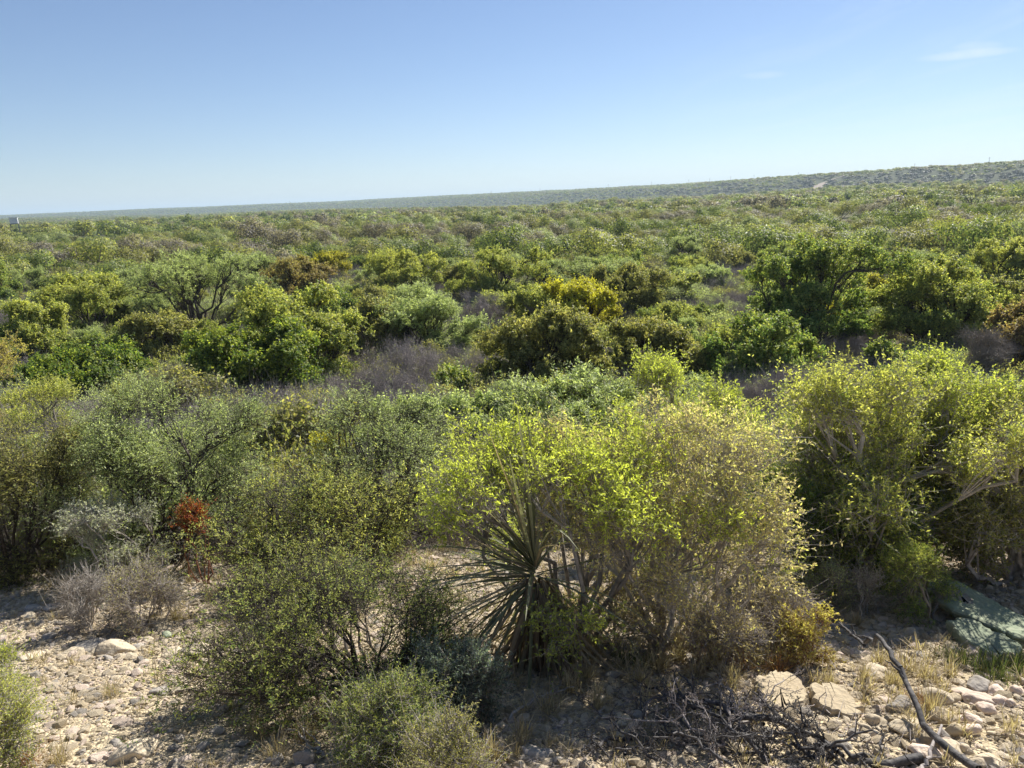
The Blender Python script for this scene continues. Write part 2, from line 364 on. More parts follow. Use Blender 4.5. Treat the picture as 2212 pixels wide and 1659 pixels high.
# ------------------------------------------------------------------ stuff scattered with geometry nodes
def scatter(name, label, protos, pts, rots, scl, idx):
    col = bpy.data.collections.new(name+"_kinds")
    for i, me in enumerate(protos):
        o = bpy.data.objects.new(f"{name}_kind.{i:03d}", me); col.objects.link(o)
    me = bpy.data.meshes.new(name); N = len(pts); me.vertices.add(N)
    me.vertices.foreach_set("co", np.asarray(pts, np.float32).ravel())
    for nm, ty, dat, key in (("rot", 'FLOAT_VECTOR', rots, "vector"), ("scl", 'FLOAT_VECTOR', scl, "vector"), ("idx", 'INT', idx, "value")):
        a = me.attributes.new(nm, ty, 'POINT'); dt = np.int32 if ty == 'INT' else np.float32
        a.data.foreach_set(key, np.asarray(dat, dt).ravel())
    ob = bpy.data.objects.new(name, me); sc.collection.objects.link(ob)
    ng = bpy.data.node_groups.new(name, 'GeometryNodeTree')
    ng.interface.new_socket("Geometry", in_out='INPUT', socket_type='NodeSocketGeometry')
    ng.interface.new_socket("Geometry", in_out='OUTPUT', socket_type='NodeSocketGeometry')
    n, l = ng.nodes, ng.links
    gi = n.new("NodeGroupInput"); go = n.new("NodeGroupOutput"); ip = n.new("GeometryNodeInstanceOnPoints")
    ci = n.new("GeometryNodeCollectionInfo"); ci.inputs["Collection"].default_value = col
    ci.inputs["Separate Children"].default_value = True; ci.inputs["Reset Children"].default_value = True
    def na(nm, ty):
        a = n.new("GeometryNodeInputNamedAttribute"); a.data_type = ty; a.inputs["Name"].default_value = nm
        return [s for s in a.outputs if s.enabled and s.name == "Attribute"][0]
    l.new(gi.outputs[0], ip.inputs["Points"]); l.new(ci.outputs[0], ip.inputs["Instance"])
    ip.inputs["Pick Instance"].default_value = True
    l.new(na("idx", 'INT'), ip.inputs["Instance Index"])
    er = n.new("FunctionNodeEulerToRotation"); l.new(na("rot", 'FLOAT_VECTOR'), er.inputs[0]); l.new(er.outputs[0], ip.inputs["Rotation"])
    l.new(na("scl", 'FLOAT_VECTOR'), ip.inputs["Scale"]); l.new(ip.outputs[0], go.inputs[0])
    md = ob.modifiers.new("scatter", 'NODES'); md.node_group = ng
    tag(ob, label, kind='stuff'); return ob

# ================================================================== SETTING
def build_ground():
    az = np.radians(np.concatenate([np.arange(-180, -50, 4), np.arange(-50, 50, .4), np.arange(50, 180, 4)]))
    r = np.concatenate([[0.01], np.geomspace(.6, 3, 12), np.geomspace(3.05, 14, 110), np.geomspace(14.3, 9000, 230)])
    A, Rr = np.meshgrid(az, r); x = np.sin(A)*Rr; y = np.cos(A)*Rr; z = ground(x, y)
    nr, na = A.shape; i = np.arange(nr-1)[:, None]*na; j = np.arange(na)[None]; j2 = (j+1) % na
    f = np.stack([(i+j), (i+na+j), (i+na+j2), (i+j2)], -1).reshape(-1, 4)
    mb = MB(); mb.add(np.stack([x, y, z], -1).reshape(-1, 3), f)
    m, n, l = newmat("dry_ground"); pr = n["Principled BSDF"]; pr.inputs["Roughness"].default_value = .95
    pr.inputs["Specular IOR Level"].default_value = .1
    tc = n.new("ShaderNodeTexCoord")
    def noise(s, d=8, ro=.6):
        q = n.new("ShaderNodeTexNoise"); q.inputs["Scale"].default_value = s; q.inputs["Detail"].default_value = d
        q.inputs["Roughness"].default_value = ro; l.new(tc.outputs["Object"], q.inputs["Vector"]); return q.outputs[0]
    def ramp(fac, stops):
        q = n.new("ShaderNodeValToRGB"); e = q.color_ramp.elements
        while len(e) < len(stops): e.new(.5)
        for a, (p, c) in zip(e, stops): a.position = p; a.color = (*c, 1)
        l.new(fac, q.inputs[0]); return q.outputs[0]
    def mix(f_, a, b, bt='MIX'):
        q = n.new("ShaderNodeMix"); q.data_type = 'RGBA'; q.blend_type = bt
        if isinstance(f_, float): q.inputs[0].default_value = f_
        else: l.new(f_, q.inputs[0])
        l.new(a, q.inputs[6]); l.new(b, q.inputs[7]); return q.outputs[2]
    near = ramp(noise(1.1, 10), [(.3, (.36, .29, .20)), (.5, (.52, .44, .31)), (.7, (.66, .57, .41))])
    peb = n.new("ShaderNodeTexVoronoi"); peb.inputs["Scale"].default_value = 38; l.new(tc.outputs["Object"], peb.inputs["Vector"])
    pb = ramp(peb.outputs["Color"], [(.2, (.55, .52, .5)), (.8, (1.25, 1.2, 1.1))])
    near = mix(.7, near, pb, 'MULTIPLY')
    far = ramp(noise(.09, 9, .7), [(.35, (.10, .095, .055)), (.5, (.16, .145, .09)), (.68, (.24, .21, .15))])
    sp = n.new("ShaderNodeSeparateXYZ"); l.new(tc.outputs["Object"], sp.inputs[0])
    mr = n.new("ShaderNodeMapRange"); mr.inputs[1].default_value = 7.5; mr.inputs[2].default_value = 11
    ad = n.new("ShaderNodeMath"); ad.operation = 'MULTIPLY_ADD'; ad.inputs[1].default_value = 4; l.new(noise(.6, 5), ad.inputs[0]); l.new(sp.outputs[1], ad.inputs[2])
    sb_ = n.new("ShaderNodeMath"); sb_.operation = 'SUBTRACT'; sb_.inputs[1].default_value = 2; l.new(ad.outputs[0], sb_.inputs[0])
    l.new(sb_.outputs[0], mr.inputs[0])
    dist = n.new("ShaderNodeVectorMath"); dist.operation = 'LENGTH'; l.new(tc.outputs["Object"], dist.inputs[0])
    m2 = n.new("ShaderNodeMapRange"); m2.inputs[1].default_value = 60; m2.inputs[2].default_value = 350; l.new(dist.outputs["Value"], m2.inputs[0])
    low = ramp(noise(.05, 9, .75), [(.35, (.045, .055, .03)), (.5, (.065, .075, .038)), (.7, (.095, .095, .055))])
    far = mix(m2.outputs[0], far, low)
    l.new(mix(mr.outputs[0], near, far), pr.inputs["Base Color"])
    bp = n.new("ShaderNodeBump"); bp.inputs["Strength"].default_value = .8; bp.inputs["Distance"].default_value = .02
    v2 = n.new("ShaderNodeTexVoronoi"); v2.inputs["Scale"].default_value = 60; l.new(tc.outputs["Object"], v2.inputs["Vector"])
    ad2 = n.new("ShaderNodeMath"); ad2.operation = 'SUBTRACT'; l.new(noise(18, 8, .7), ad2.inputs[0]); l.new(v2.outputs[0], ad2.inputs[1])
    l.new(ad2.outputs[0], bp.inputs["Height"]); l.new(bp.outputs[0], pr.inputs["Normal"])
    o = mb.build("ground", m, None, True); tag(o, kind='structure')
build_ground()

# distant dirt track climbing the plateau slope
def build_track():
    pts = []
    for px, py in [(1752, 424), (1756, 417), (1762, 409), (1768, 402), (1776, 396), (1800, 388), (1830, 378)]:
        pts.append(hit(px, py)[:2])
    pts = np.array(pts); t = np.linspace(0, 1, 60); tt = np.linspace(0, 1, len(pts))
    c = np.stack([np.interp(t, tt, pts[:, 0]), np.interp(t, tt, pts[:, 1])], 1)
    d = np.gradient(c, axis=0); nn = np.stack([d[:, 1], -d[:, 0]], 1); nn /= np.linalg.norm(nn, axis=1, keepdims=True)
    wd = (np.interp(t, [0, .6, .7, 1], [5, 6, 2.0, 1.5])*(1+.25*np.sin(t*47)+.2*np.sin(t*90)))[:, None]
    vs = []
    for k in (-1, -.3, .3, 1):
        q = c+nn*wd*k; vs.append(np.column_stack([q, ground(q[:, 0], q[:, 1])+.5]))
    V = np.stack(vs, 1); i = np.arange(59)[:, None]*4+np.arange(3)[None]
    f = np.stack([i, i+1, i+5, i+4], -1).reshape(-1, 4); mb = MB(); mb.add(V.reshape(-1, 3), f)
    o = mb.build("dirt_track", flat_material("track_dirt", (.30, .24, .19), .95)); tag(o, kind='structure'); return c
TRACK = build_track()

# ------------------------------------------------------------------ LANDMARK SHRUBS placed by hand
LAND = []      # (short noun phrase, x, y)
TAKEN = []     # (x, y, R)
def put(name, label, cat, box, pal, land=None, cx=None, d_extra=0, **kw):
    p, R, H = spot(*box, cx=cx)
    TAKEN.append((p[0], p[1], R))
    if land: LAND.append((land, p[0], p[1]))
    hs = kw.pop('hs', 1.0)
    return shrub(name, label, cat, p, H*hs, R, pal, **kw)
G_NEAR = "shrubs along the top of the gravel bank"
NEAR = dict(lobes=12, clumps=12, twigs=14, per=14)
# the pair of bushes over the yucca
put('flowering_shrub', 'lemon yellow topped leafy shrub spreading over the tall yucca', 'shrub', (835, 1420, 935, 1385), 'yellow',
    'the lemon yellow shrub', cx=1240, seed=11, wmat=W_GREY, lobes=16, clumps=14, twigs=13, per=13, leaf=(.030, .012), twig=.17, base_r=.12, wood_r=.024, tipf=.75, skirt=.3, low=.2, jit=.25, stems=4, group=G_NEAR, barer=.22)
put('flowering_shrub', 'pinkish tan and yellow shrub on twisted pale trunks beside the yucca', 'shrub', (1255, 1710, 880, 1392), 'pinktan',
    'the pinkish tan shrub', cx=1470, seed=12, wmat=W_PALE, lobes=17, clumps=14, twigs=14, per=11, leaf=(.027, .012), twig=.18, base_r=.15, wood_r=.022, tipf=.5, skirt=.22, jit=.25, stems=4, group=G_NEAR, barer=.22)
# low thorny bush leaning away from the yucca
put('thorn_shrub', 'low sprawling thorn bush with dark arching branches in front of the yucca', 'shrub', (400, 1000, 1215, 1470), 'bright',
    'the sprawling thorn bush', cx=790, seed=13, wmat=W_DARK, lmat=LEAFY, lobes=20, clumps=10, twigs=11, per=15, leaf=(.022, .007), twig=.22, fern=True, base_r=.1, wood_r=.016, lean=(-.45, -.3), tipf=.8, skirt=.05, low=.9, stems=6, group=G_NEAR, barer=.45, flat=True, shape=1.5)
# grey-green acacias
acac = dict(wmat=W_DARK, lmat=LEAFY, fern=True, twig=.24, wood_r=.022, leaf=(.032, .011), base_r=.25, group=G_NEAR, stems=6)
put('thorn_shrub', 'grey green feathery thorn shrub behind the dry pinkish bush', 'shrub', (170, 610, 850, 1215), 'greygreen', 'the big feathery thorn shrub', seed=21, lobes=18, clumps=14, twigs=15, per=14, barer=.25, skirt=.15, **acac)
put('thorn_shrub', 'dense olive thorn shrub at the frame edge over shaded stones', 'shrub', (-140, 250, 930, 1235), 'olive', 'the dense olive thorn shrub', seed=22, lobes=16, clumps=13, twigs=15, per=14, barer=.2, skirt=.1, **acac)
put('thorn_shrub', 'thin grey green shrub with fine upright twigs behind the yellow sprigs', 'shrub', (660, 1010, 850, 1190), 'greygreen', 'the thin grey green shrub', seed=23, lobes=15, clumps=12, twigs=14, per=11, barer=.4, skirt=.15, **acac)
put('leafy_shrub', 'mid green bushy shrub between the thorn shrubs beyond the bare gravel', 'shrub', (480, 900, 1050, 1270), 'yellowgreen', None, cx=700, seed=24, lobes=14, clumps=11, twigs=13, per=12, barer=.35, skirt=.1, **acac)
put('leafy_shrub', 'slender shrub with bright yellow leaves on upright shoots', 'shrub', (655, 800, 868, 1130), 'gold', 'the upright yellow shrub', cx=730, seed=25, wmat=W_GREY, lobes=6, clumps=9, twigs=10, per=12, leaf=(.035, .016), twig=.14, wood_r=.014, skirt=.3, tipf=.6, group=G_NEAR)
put('leafy_shrub', 'tan and yellow shrub cut by the frame edge above feathery thorns', 'shrub', (-150, 60, 690, 1000), 'tan', None, seed=26, wmat=W_GREY, lobes=13, clumps=12, twigs=12, per=13, leaf=(.04, .018), twig=.2, wood_r=.025, tipf=.5, group=G_NEAR)
put('leafy_shrub', 'small yellow green shrub beside the low dark hedge-like one', 'shrub', (30, 230, 815, 1010), 'yellowgreen', None, seed=27, wmat=W_GREY, lobes=9, clumps=10, twigs=12, per=12, leaf=(.045, .018), twig=.2, tipf=.6, group=G_NEAR)
put('silver_shrub', 'silvery white leaved shrub in front of the feathery thorn shrub', 'shrub', (130, 385, 1075, 1275), 'silver', 'the silvery shrub', seed=28, wmat=W_PALE, lobes=9, clumps=9, twigs=11, per=12, leaf=(.022, .010), twig=.12, wood_r=.014, barer=.15, group=G_NEAR)
put('dead_sprig', 'brick red dead sprig caught among green thorn shrubs', 'shrub', (412, 458, 1090, 1262), 'red', None, seed=29, wmat=W_RED, lobes=6, clumps=8, twigs=11, per=14, leaf=(.03, .009), twig=.10, wood_r=.010, skirt=.62, low=0)
# big bushes along the other side
rb = dict(wmat=W_PALE, wood_r=.035, base_r=.3, leaf=(.031, .014), twig=.19, group=G_NEAR, stems=5)
put('leafy_shrub', 'large yellow flushed shrub with forked pale trunk behind stony ground', 'shrub', (1600, 2060, 790, 1245), 'yellowgreen', 'the large forked shrub', cx=1850, seed=31, lobes=18, clumps=15, twigs=15, per=14, tipf=.75, skirt=.12, **rb)
put('leafy_shrub', 'yellow green shrub at the frame edge rising over the green slab', 'shrub', (1970, 2330, 850, 1235), 'olive', 'the shrub over the green slab', seed=32, lobes=17, clumps=14, twigs=15, per=14, tipf=.65, skirt=.1, **rb)
put('leafy_shrub', 'straw yellow shrub tops behind the pinkish tan shrub', 'shrub', (1330, 1640, 770, 1160), 'yellow', None, cx=1500, seed=33, lobes=14, clumps=13, twigs=14, per=13, tipf=.55, skirt=.2, **rb)
put('leafy_shrub', 'dark leaved shrub filling the shade behind the forked pale trunk', 'shrub', (1680, 2010, 1000, 1240), 'green', None, cx=1760, seed=34, lobes=13, clumps=12, twigs=14, per=13, tipf=.25, skirt=.05, **rb)
put('leafy_shrub', 'tall pale tipped shrub between the forked trunk and the slab', 'shrub', (1860, 2130, 745, 1215), 'yellow', None, cx=1990, seed=35, lobes=14, clumps=13, twigs=14, per=13, tipf=.5, skirt=.2, **rb)
put('conifer_sapling', 'small upright green and orange sapling at the head of the green slab', 'shrub', (1905, 2050, 1165, 1335), 'bright', 'the small upright sapling', seed=36, wmat=W_GREY, lmat=LEAFY, lobes=8, clumps=8, twigs=12, per=16, leaf=(.028, .005), twig=.1, wood_r=.012, tipf=.7, shape=.5)
put('weedy_shrub', 'small grey weed with open twigs at the shaded bush line', 'shrub', (1745, 1835, 1225, 1320), 'greygreen', None, seed=37, wmat=W_GREY, lobes=6, clumps=6, twigs=9, per=8, leaf=(.016, .005), twig=.09, wood_r=.008)
put('weedy_shrub', 'pale leafless weed standing before the dark hollow under the shrubs', 'shrub', (1835, 1905, 1235, 1325), 'silver', None, seed=38, wmat=W_PALE, lobes=6, clumps=6, twigs=8, per=3, leaf=(.012, .005), twig=.1, wood_r=.008)
# dry and low plants
put('dry_shrub', 'dry pinkish brown bush of tangled stems beside the bare gravel', 'shrub', (255, 400, 1215, 1350), 'pinktan', 'the dry pinkish bush', seed=41, wmat=W_DRY, lmat=STRAW, lobes=9, clumps=9, twigs=13, per=7, leaf=(.014, .004), twig=.13, wood_r=.008, skirt=.05)
put('dry_shrub', 'pale grey leafless bush under the silvery shrub', 'shrub', (150, 260, 1235, 1355), 'silver', None, seed=42, wmat=W_PALE, lobes=8, clumps=8, twigs=12, per=0, twig=.14, wood_r=.009, skirt=.05)
put('dry_shrub', 'pinkish dry weeds at the foot of the pinkish tan shrub', 'shrub', (1590, 1760, 1255, 1400), 'pinktan', None, seed=43, wmat=W_DRY, lmat=STRAW, lobes=9, clumps=7, twigs=12, per=4, leaf=(.014, .005), twig=.14, wood_r=.006, skirt=.03, tipf=.05, hs=.75)
put('dry_shrub', 'straw coloured weeds between the yucca and the small stones', 'shrub', (1500, 1640, 1310, 1430), 'tan', None, seed=44, wmat=W_DRY, lmat=STRAW, lobes=9, clumps=8, twigs=12, per=4, tipf=.1, leaf=(.014, .005), twig=.12, wood_r=.005, skirt=.03)
put('prickly_shrub', 'blue grey prickly bush in the shade at the foot of the yucca', 'shrub', (910, 1075, 1375, 1560), 'bluegrey', 'the blue grey prickly bush', seed=45, wmat=W_GREY, lobes=10, clumps=10, twigs=12, per=13, leaf=(.022, .006), twig=.10, wood_r=.009, skirt=.05)
put('leafy_weed', 'bright green feathery weed before the blue grey prickly bush', 'plant', (735, 960, 1480, 1640), 'bright', 'the feathery weed', seed=46, wmat=W_DRY, lmat=LEAFY, lobes=12, clumps=10, twigs=11, per=15, leaf=(.015, .005), twig=.10, wood_r=.006, skirt=.05, fern=True, tipf=.6, barer=.15)
put('leafy_weed', 'olive feathery weed at the bottom of the shaded gravel', 'plant', (860, 1060, 1590, 1720), 'olive', None, seed=47, wmat=W_DRY, lmat=LEAFY, lobes=10, clumps=9, twigs=11, per=14, leaf=(.015, .005), twig=.10, wood_r=.006, skirt=.05, fern=True, tipf=.5, barer=.2)
put('leafy_weed', 'yellow green weed cut off by the frame beside sunlit gravel', 'plant', (-130, 62, 1480, 1660), 'yellowgreen', None, seed=48, wmat=W_DRY, lmat=LEAFY, lobes=12, clumps=11, twigs=12, per=14, leaf=(.016, .006), twig=.12, wood_r=.006, skirt=.05, fern=True, tipf=.9)
put('leafy_weed', 'small yellow weed above the cut off weed at the frame', 'plant', (-60, 40, 1405, 1500), 'yellow', None, seed=49, wmat=W_DRY, lobes=7, clumps=8, twigs=10, per=12, leaf=(.016, .006), twig=.10, wood_r=.006, skirt=.05)
put('dry_shrub', 'low yellow leaved weed by the dead branch over the stones', 'shrub', (1690, 1780, 1330, 1440), 'tan', None, seed=50, wmat=W_RED, lmat=STRAW, lobes=6, clumps=6, twigs=9, per=8, leaf=(.028, .010), twig=.09, wood_r=.005)
# mid-distance landmarks
md_ = dict(wood_r=.05, base_r=.35, leaf=(.085, .055), twig=.27, stems=5)
G_MID = "shrubs and small trees of the thicket below the bank"
BOXES = []
def mid(label, box, pal, land=None, name='bushy_tree', cat='tree', seed=0, dens=1.0, **kw):
    a = dict(md_); a.update(lobes=17, clumps=20, twigs=12, per=16, low=.6, outn=.45, wmat=W_DARK, group=G_MID, tipf=.45, skirt=.12)
    a.update(kw); a['per'] = int(a['per']*dens)
    BOXES.append(box); return put(name, label, cat, box, pal, land, seed=seed, **a)
mid('dark green dense round tree standing in front of a yellow green one', (425, 706, 712, 885), 'green', 'the dark round tree', seed=101, tipf=.55, skirt=.05)
mid('yellow green lumpy tree rising behind the dark round tree', (520, 800, 640, 845), 'yellowgreen', 'the lumpy yellow green tree', seed=102)
mid('low wide dark green hedge-like shrub behind the feathery thorns', (60, 345, 768, 880), 'green', 'the low dark shrub', seed=103, tipf=.35, name='leafy_shrub', cat='shrub')
mid('orange tipped green tree over a deep shadow near the frame edge', (15, 165, 655, 800), 'yellowgreen', 'the orange tipped tree', seed=104, tipf=.55)
mid('broad feathery mesquite showing a dark forked trunk', (290, 600, 560, 735), 'greygreen', 'the broad mesquite', seed=105, name='mesquite_tree', fern=True, leaf=(.09, .03), skirt=.35, barer=.2, wood_r=.07, low=.15)
mid('grey olive shrub between the low dark shrub and the mesquite', (285, 445, 680, 800), 'olive', 'the grey olive shrub', seed=106, name='leafy_shrub', cat='shrub')
mid('big shaded tree with pale leafy top above tangled dark stems', (1045, 1340, 662, 880), 'olive', 'the big shaded tree', seed=107, tipf=.5, skirt=.1)
mid('golden yellow dome shaped little tree behind the big shaded one', (1185, 1325, 613, 735), 'gold', 'the golden tree', seed=108, tipf=.8)
mid('tall broad green tree with many rounded heads on the rise', (1600, 1885, 522, 765), 'bright', 'the tall broad tree', seed=109, lobes=20, skirt=.08)
mid('broad yellow topped tree next to the tall broad green one', (1890, 2160, 565, 770), 'yellowgreen', 'the yellow topped tree', seed=110, lobes=20, skirt=.08)
mid('green tree of puffy round clumps below the tall broad tree', (1520, 1770, 672, 870), 'bright', 'the puffy tree', seed=111, lobes=12, skirt=.08)
mid('pale green shrub filling the gap beside the big shaded tree', (1320, 1540, 700, 850), 'olive', None, seed=112, name='leafy_shrub', cat='shrub')
mid('round olive tree beyond the golden dome', (1270, 1445, 580, 690), 'olive', 'the round olive tree', seed=113)
mid('wide yellow green tree beyond the grey bare patch in the middle', (985, 1170, 545, 660), 'yellowgreen', 'the wide yellow green tree', seed=114)
mid('yellow crested tree beyond the lumpy yellow green tree', (780, 960, 540, 650), 'yellowgreen', 'the yellow crested tree', seed=115, tipf=.7)
mid('soft grey green tree with drooping sides above a thicket of bare stems', (820, 1035, 630, 790), 'greygreen', 'the soft grey green tree', seed=116, name='mesquite_tree', fern=True, leaf=(.09, .03))
mid('rust brown fading shrub beside the bright yellow one', (570, 720, 560, 660), 'rust', 'the rust brown shrub', seed=117, name='leafy_shrub', cat='shrub')
mid('bright yellow green little tree next to the rust brown shrub', (670, 760, 548, 620), 'gold', None, seed=118, tipf=.3)
mid('pale green shrub with a domed head at the frame edge', (-60, 40, 565, 680), 'bright', None, seed=119, name='leafy_shrub', cat='shrub')
mid('yellow green shrub with tan top between mesquite and orange tipped tree', (110, 300, 600, 740), 'yellowgreen', None, seed=120, name='leafy_shrub', cat='shrub')
mid('sunlit yellow tree at the frame edge beyond the yellow topped tree', (2090, 2260, 520, 640), 'yellowgreen', 'the sunlit edge tree', seed=121, tipf=.8)
mid('orange flushed hedge-like tree on the far rise near the frame edge', (1985, 2190, 472, 560), 'yellowgreen', 'the orange flushed tree', seed=122, tipf=.6)
mid('dark evergreen-looking tree below the horizon by the bare tree', (1975, 2070, 428, 475), 'green', 'the dark far tree', seed=123, lobes=10, clumps=10, per=8, tipf=.3)
mid('dark green rounded tree beyond the orange flushed one', (2080, 2185, 438, 500), 'green', None, seed=124, lobes=10, clumps=10, per=8, tipf=.35)
mid('brown fading tree at the frame edge behind reddish trunks', (2130, 2280, 640, 850), 'rust', 'the brown fading tree', seed=125, tipf=.2, barer=.2)
mid('bare reddish tree with open twigs by the brown fading tree', (2060, 2190, 705, 860), 'rust', None, name='bare_tree', wmat=W_GREY, seed=126, per=0, twigs=9, wood_r=.045)
mid('small bright sapling alone in the dark hollow under the broad trees', (1870, 1935, 735, 820), 'bright', None, seed=127, lobes=7, clumps=9, name='leafy_shrub', cat='shrub')
mid('leafy green shrub in the middle of the grey twig thicket', (930, 1010, 800, 890), 'bright', None, seed=128, lobes=8, clumps=9, name='leafy_shrub', cat='shrub')
mid('dark tangled shrub of bare grey stems beneath the soft grey green tree', (760, 1040, 745, 880), 'olive', 'the bare grey thicket', seed=129, name='bare_shrub', cat='shrub', wmat=W_DRY, per=0, twigs=14, wood_r=.03)
mid('grey leafless thicket beside the dark round tree', (330, 470, 800, 960), 'olive', None, seed=130, name='bare_shrub', cat='shrub', wmat=W_DRY, per=1, twigs=14, wood_r=.02)
mid('grey purple leafless shrub in the shade behind the straw yellow tops', (1590, 1760, 800, 960), 'olive', None, seed=131, name='bare_shrub', cat='shrub', wmat=W_DRY, per=0, twigs=14, wood_r=.02)
mid('grey tangled stems below the upright yellow shrub', (560, 720, 880, 1060), 'olive', None, seed=132, name='bare_shrub', cat='shrub', wmat=W_DRY, per=1, twigs=16, wood_r=.015)
mid('grey spreading leafless tree standing out beyond the golden dome', (985, 1095, 625, 735), 'olive', 'the spreading leafless tree', seed=133, name='bare_tree', wmat=W_DRY, per=0, twigs=9, wood_r=.04)
mid('black forked leafless tree on the skyline of the plain', (2065, 2130, 402, 470), 'olive', 'the black leafless tree', seed=134, name='bare_tree', wmat=W_DARK, per=0, twigs=6, lobes=9, clumps=7, wood_r=.10, twig=.5)
mid('pale leafed shrub with bright clumps beside the upright grey stems', (1500, 1600, 930, 1130), 'yellowgreen', None, seed=135, name='leafy_shrub', cat='shrub', leaf=(.04, .018), twig=.2)

# ------------------------------------------------------------------ labels built from look and surroundings
USED = {}
def describe(look, x, y, group, lands=None):
    """a label from the thing's look and where it stands among the landmarks"""
    az = math.atan2(x, y); r = math.hypot(x, y); c = []
    for nm, lx, ly in (lands or LAND):
        la = math.atan2(lx, ly); lr = math.hypot(lx, ly)
        da = (az-la)*min(r, lr); dr = r-lr; q = abs(dr)/max(r, lr)
        if abs(da) < .35*abs(dr):
            rel = ('just behind' if dr > 0 else 'just before') if q < .12 else ('behind' if dr > 0 else 'in front of') if q < .3 else ('well behind' if dr > 0 else 'well in front of') if q < .55 else ('far beyond' if dr > 0 else 'far in front of')
        else: rel = 'close beside' if abs(da) < .06*r else 'beside' if abs(da) < .14*r else 'some way along from'
        c.append((math.hypot(da, dr*.6), rel, nm))
    c.sort()
    for _, rel, nm in c[:7]:
        lab = f"{look} {rel} {nm}"
        if lab not in USED and len(lab.split()) <= 16: USED[lab] = group; return lab
    for (_, r1, n1) in c[:4]:
        for (_, r2, n2) in c[1:6]:
            if n1 == n2: continue
            lab = f"{look} {r1} {n1}, {r2} {n2}"
            if lab not in USED and len(lab.split()) <= 16: USED[lab] = group; return lab
    lab = f"{look} {c[0][1]} {c[0][2]}"; return lab

# ------------------------------------------------------------------ the thicket below the bank: individual shrubs
PROTO = {}
def proto_kind(kind, k, seed):
    rng = np.random.RandomState(seed)
    a = dict(md_); H = rng.uniform(2.1, 2.7); R = rng.uniform(1.5, 2.0)
    a.update(lobes=13, clumps=18, twigs=11, per=14, low=.55, outn=.45, skirt=.12, tipf=.4)
    if kind in ('mesquite',): a.update(fern=True, leaf=(.09, .03), skirt=.3, barer=.25, wood_r=.06, low=.12); H *= 1.25; R *= 1.15
    if kind == 'bare': a.update(clumps=14, per=0, twigs=18, wood_r=.022, skirt=.05, twig=.38); H *= .62; R *= .85
    if kind == 'barish': a.update(clumps=14, per=3, twigs=15, wood_r=.022, skirt=.05, leaf=(.06, .03)); H *= .7; R *= .9
    pal = {'mesquite': 'greygreen', 'bare': 'olive', 'barish': 'greygreen'}.get(kind, kind)
    return H, R, shrub_parts(seed, H, R, pal, **a)
KINDS = [('olive', 3, .22), ('yellowgreen', 3, .16), ('bright', 2, .12), ('green', 2, .07), ('greygreen', 2, .08),
         ('mesquite', 3, .12), ('bare', 3, .17), ('barish', 2, .13), ('rust', 1, .02), ('gold', 1, .02)]
INFO = {'olive': ('leafy_shrub', 'olive green', 'shrub'), 'yellowgreen': ('leafy_shrub', 'yellow green', 'shrub'),
        'bright': ('leafy_shrub', 'fresh green', 'shrub'), 'green': ('leafy_shrub', 'dark green', 'shrub'),
        'greygreen': ('leafy_shrub', 'grey green', 'shrub'), 'mesquite': ('mesquite_tree', 'feathery', 'tree'),
        'bare': ('bare_shrub', 'leafless grey', 'shrub'), 'barish': ('bare_shrub', 'sparse grey', 'shrub'),
        'rust': ('leafy_shrub', 'rust tinged', 'shrub'), 'gold': ('leafy_shrub', 'golden yellow', 'shrub')}
WM = {'bare': W_DRY, 'barish': W_DRY, 'mesquite': W_DARK}
def protos():
    s = 300
    for kind, cnt, _ in KINDS:
        for k in range(cnt):
            s += 1; H, R, (wd, fl) = proto_kind(kind, k, s)
            nm = 'trunk' if kind == 'mesquite' else 'branches'
            wme = wd.data(nm, [WM.get(kind, W_GREY)]); fme = fl.data('foliage', [LEAF]) if fl.v else None
            PROTO.setdefault(kind, []).append((H, R, wme, fme))
protos()
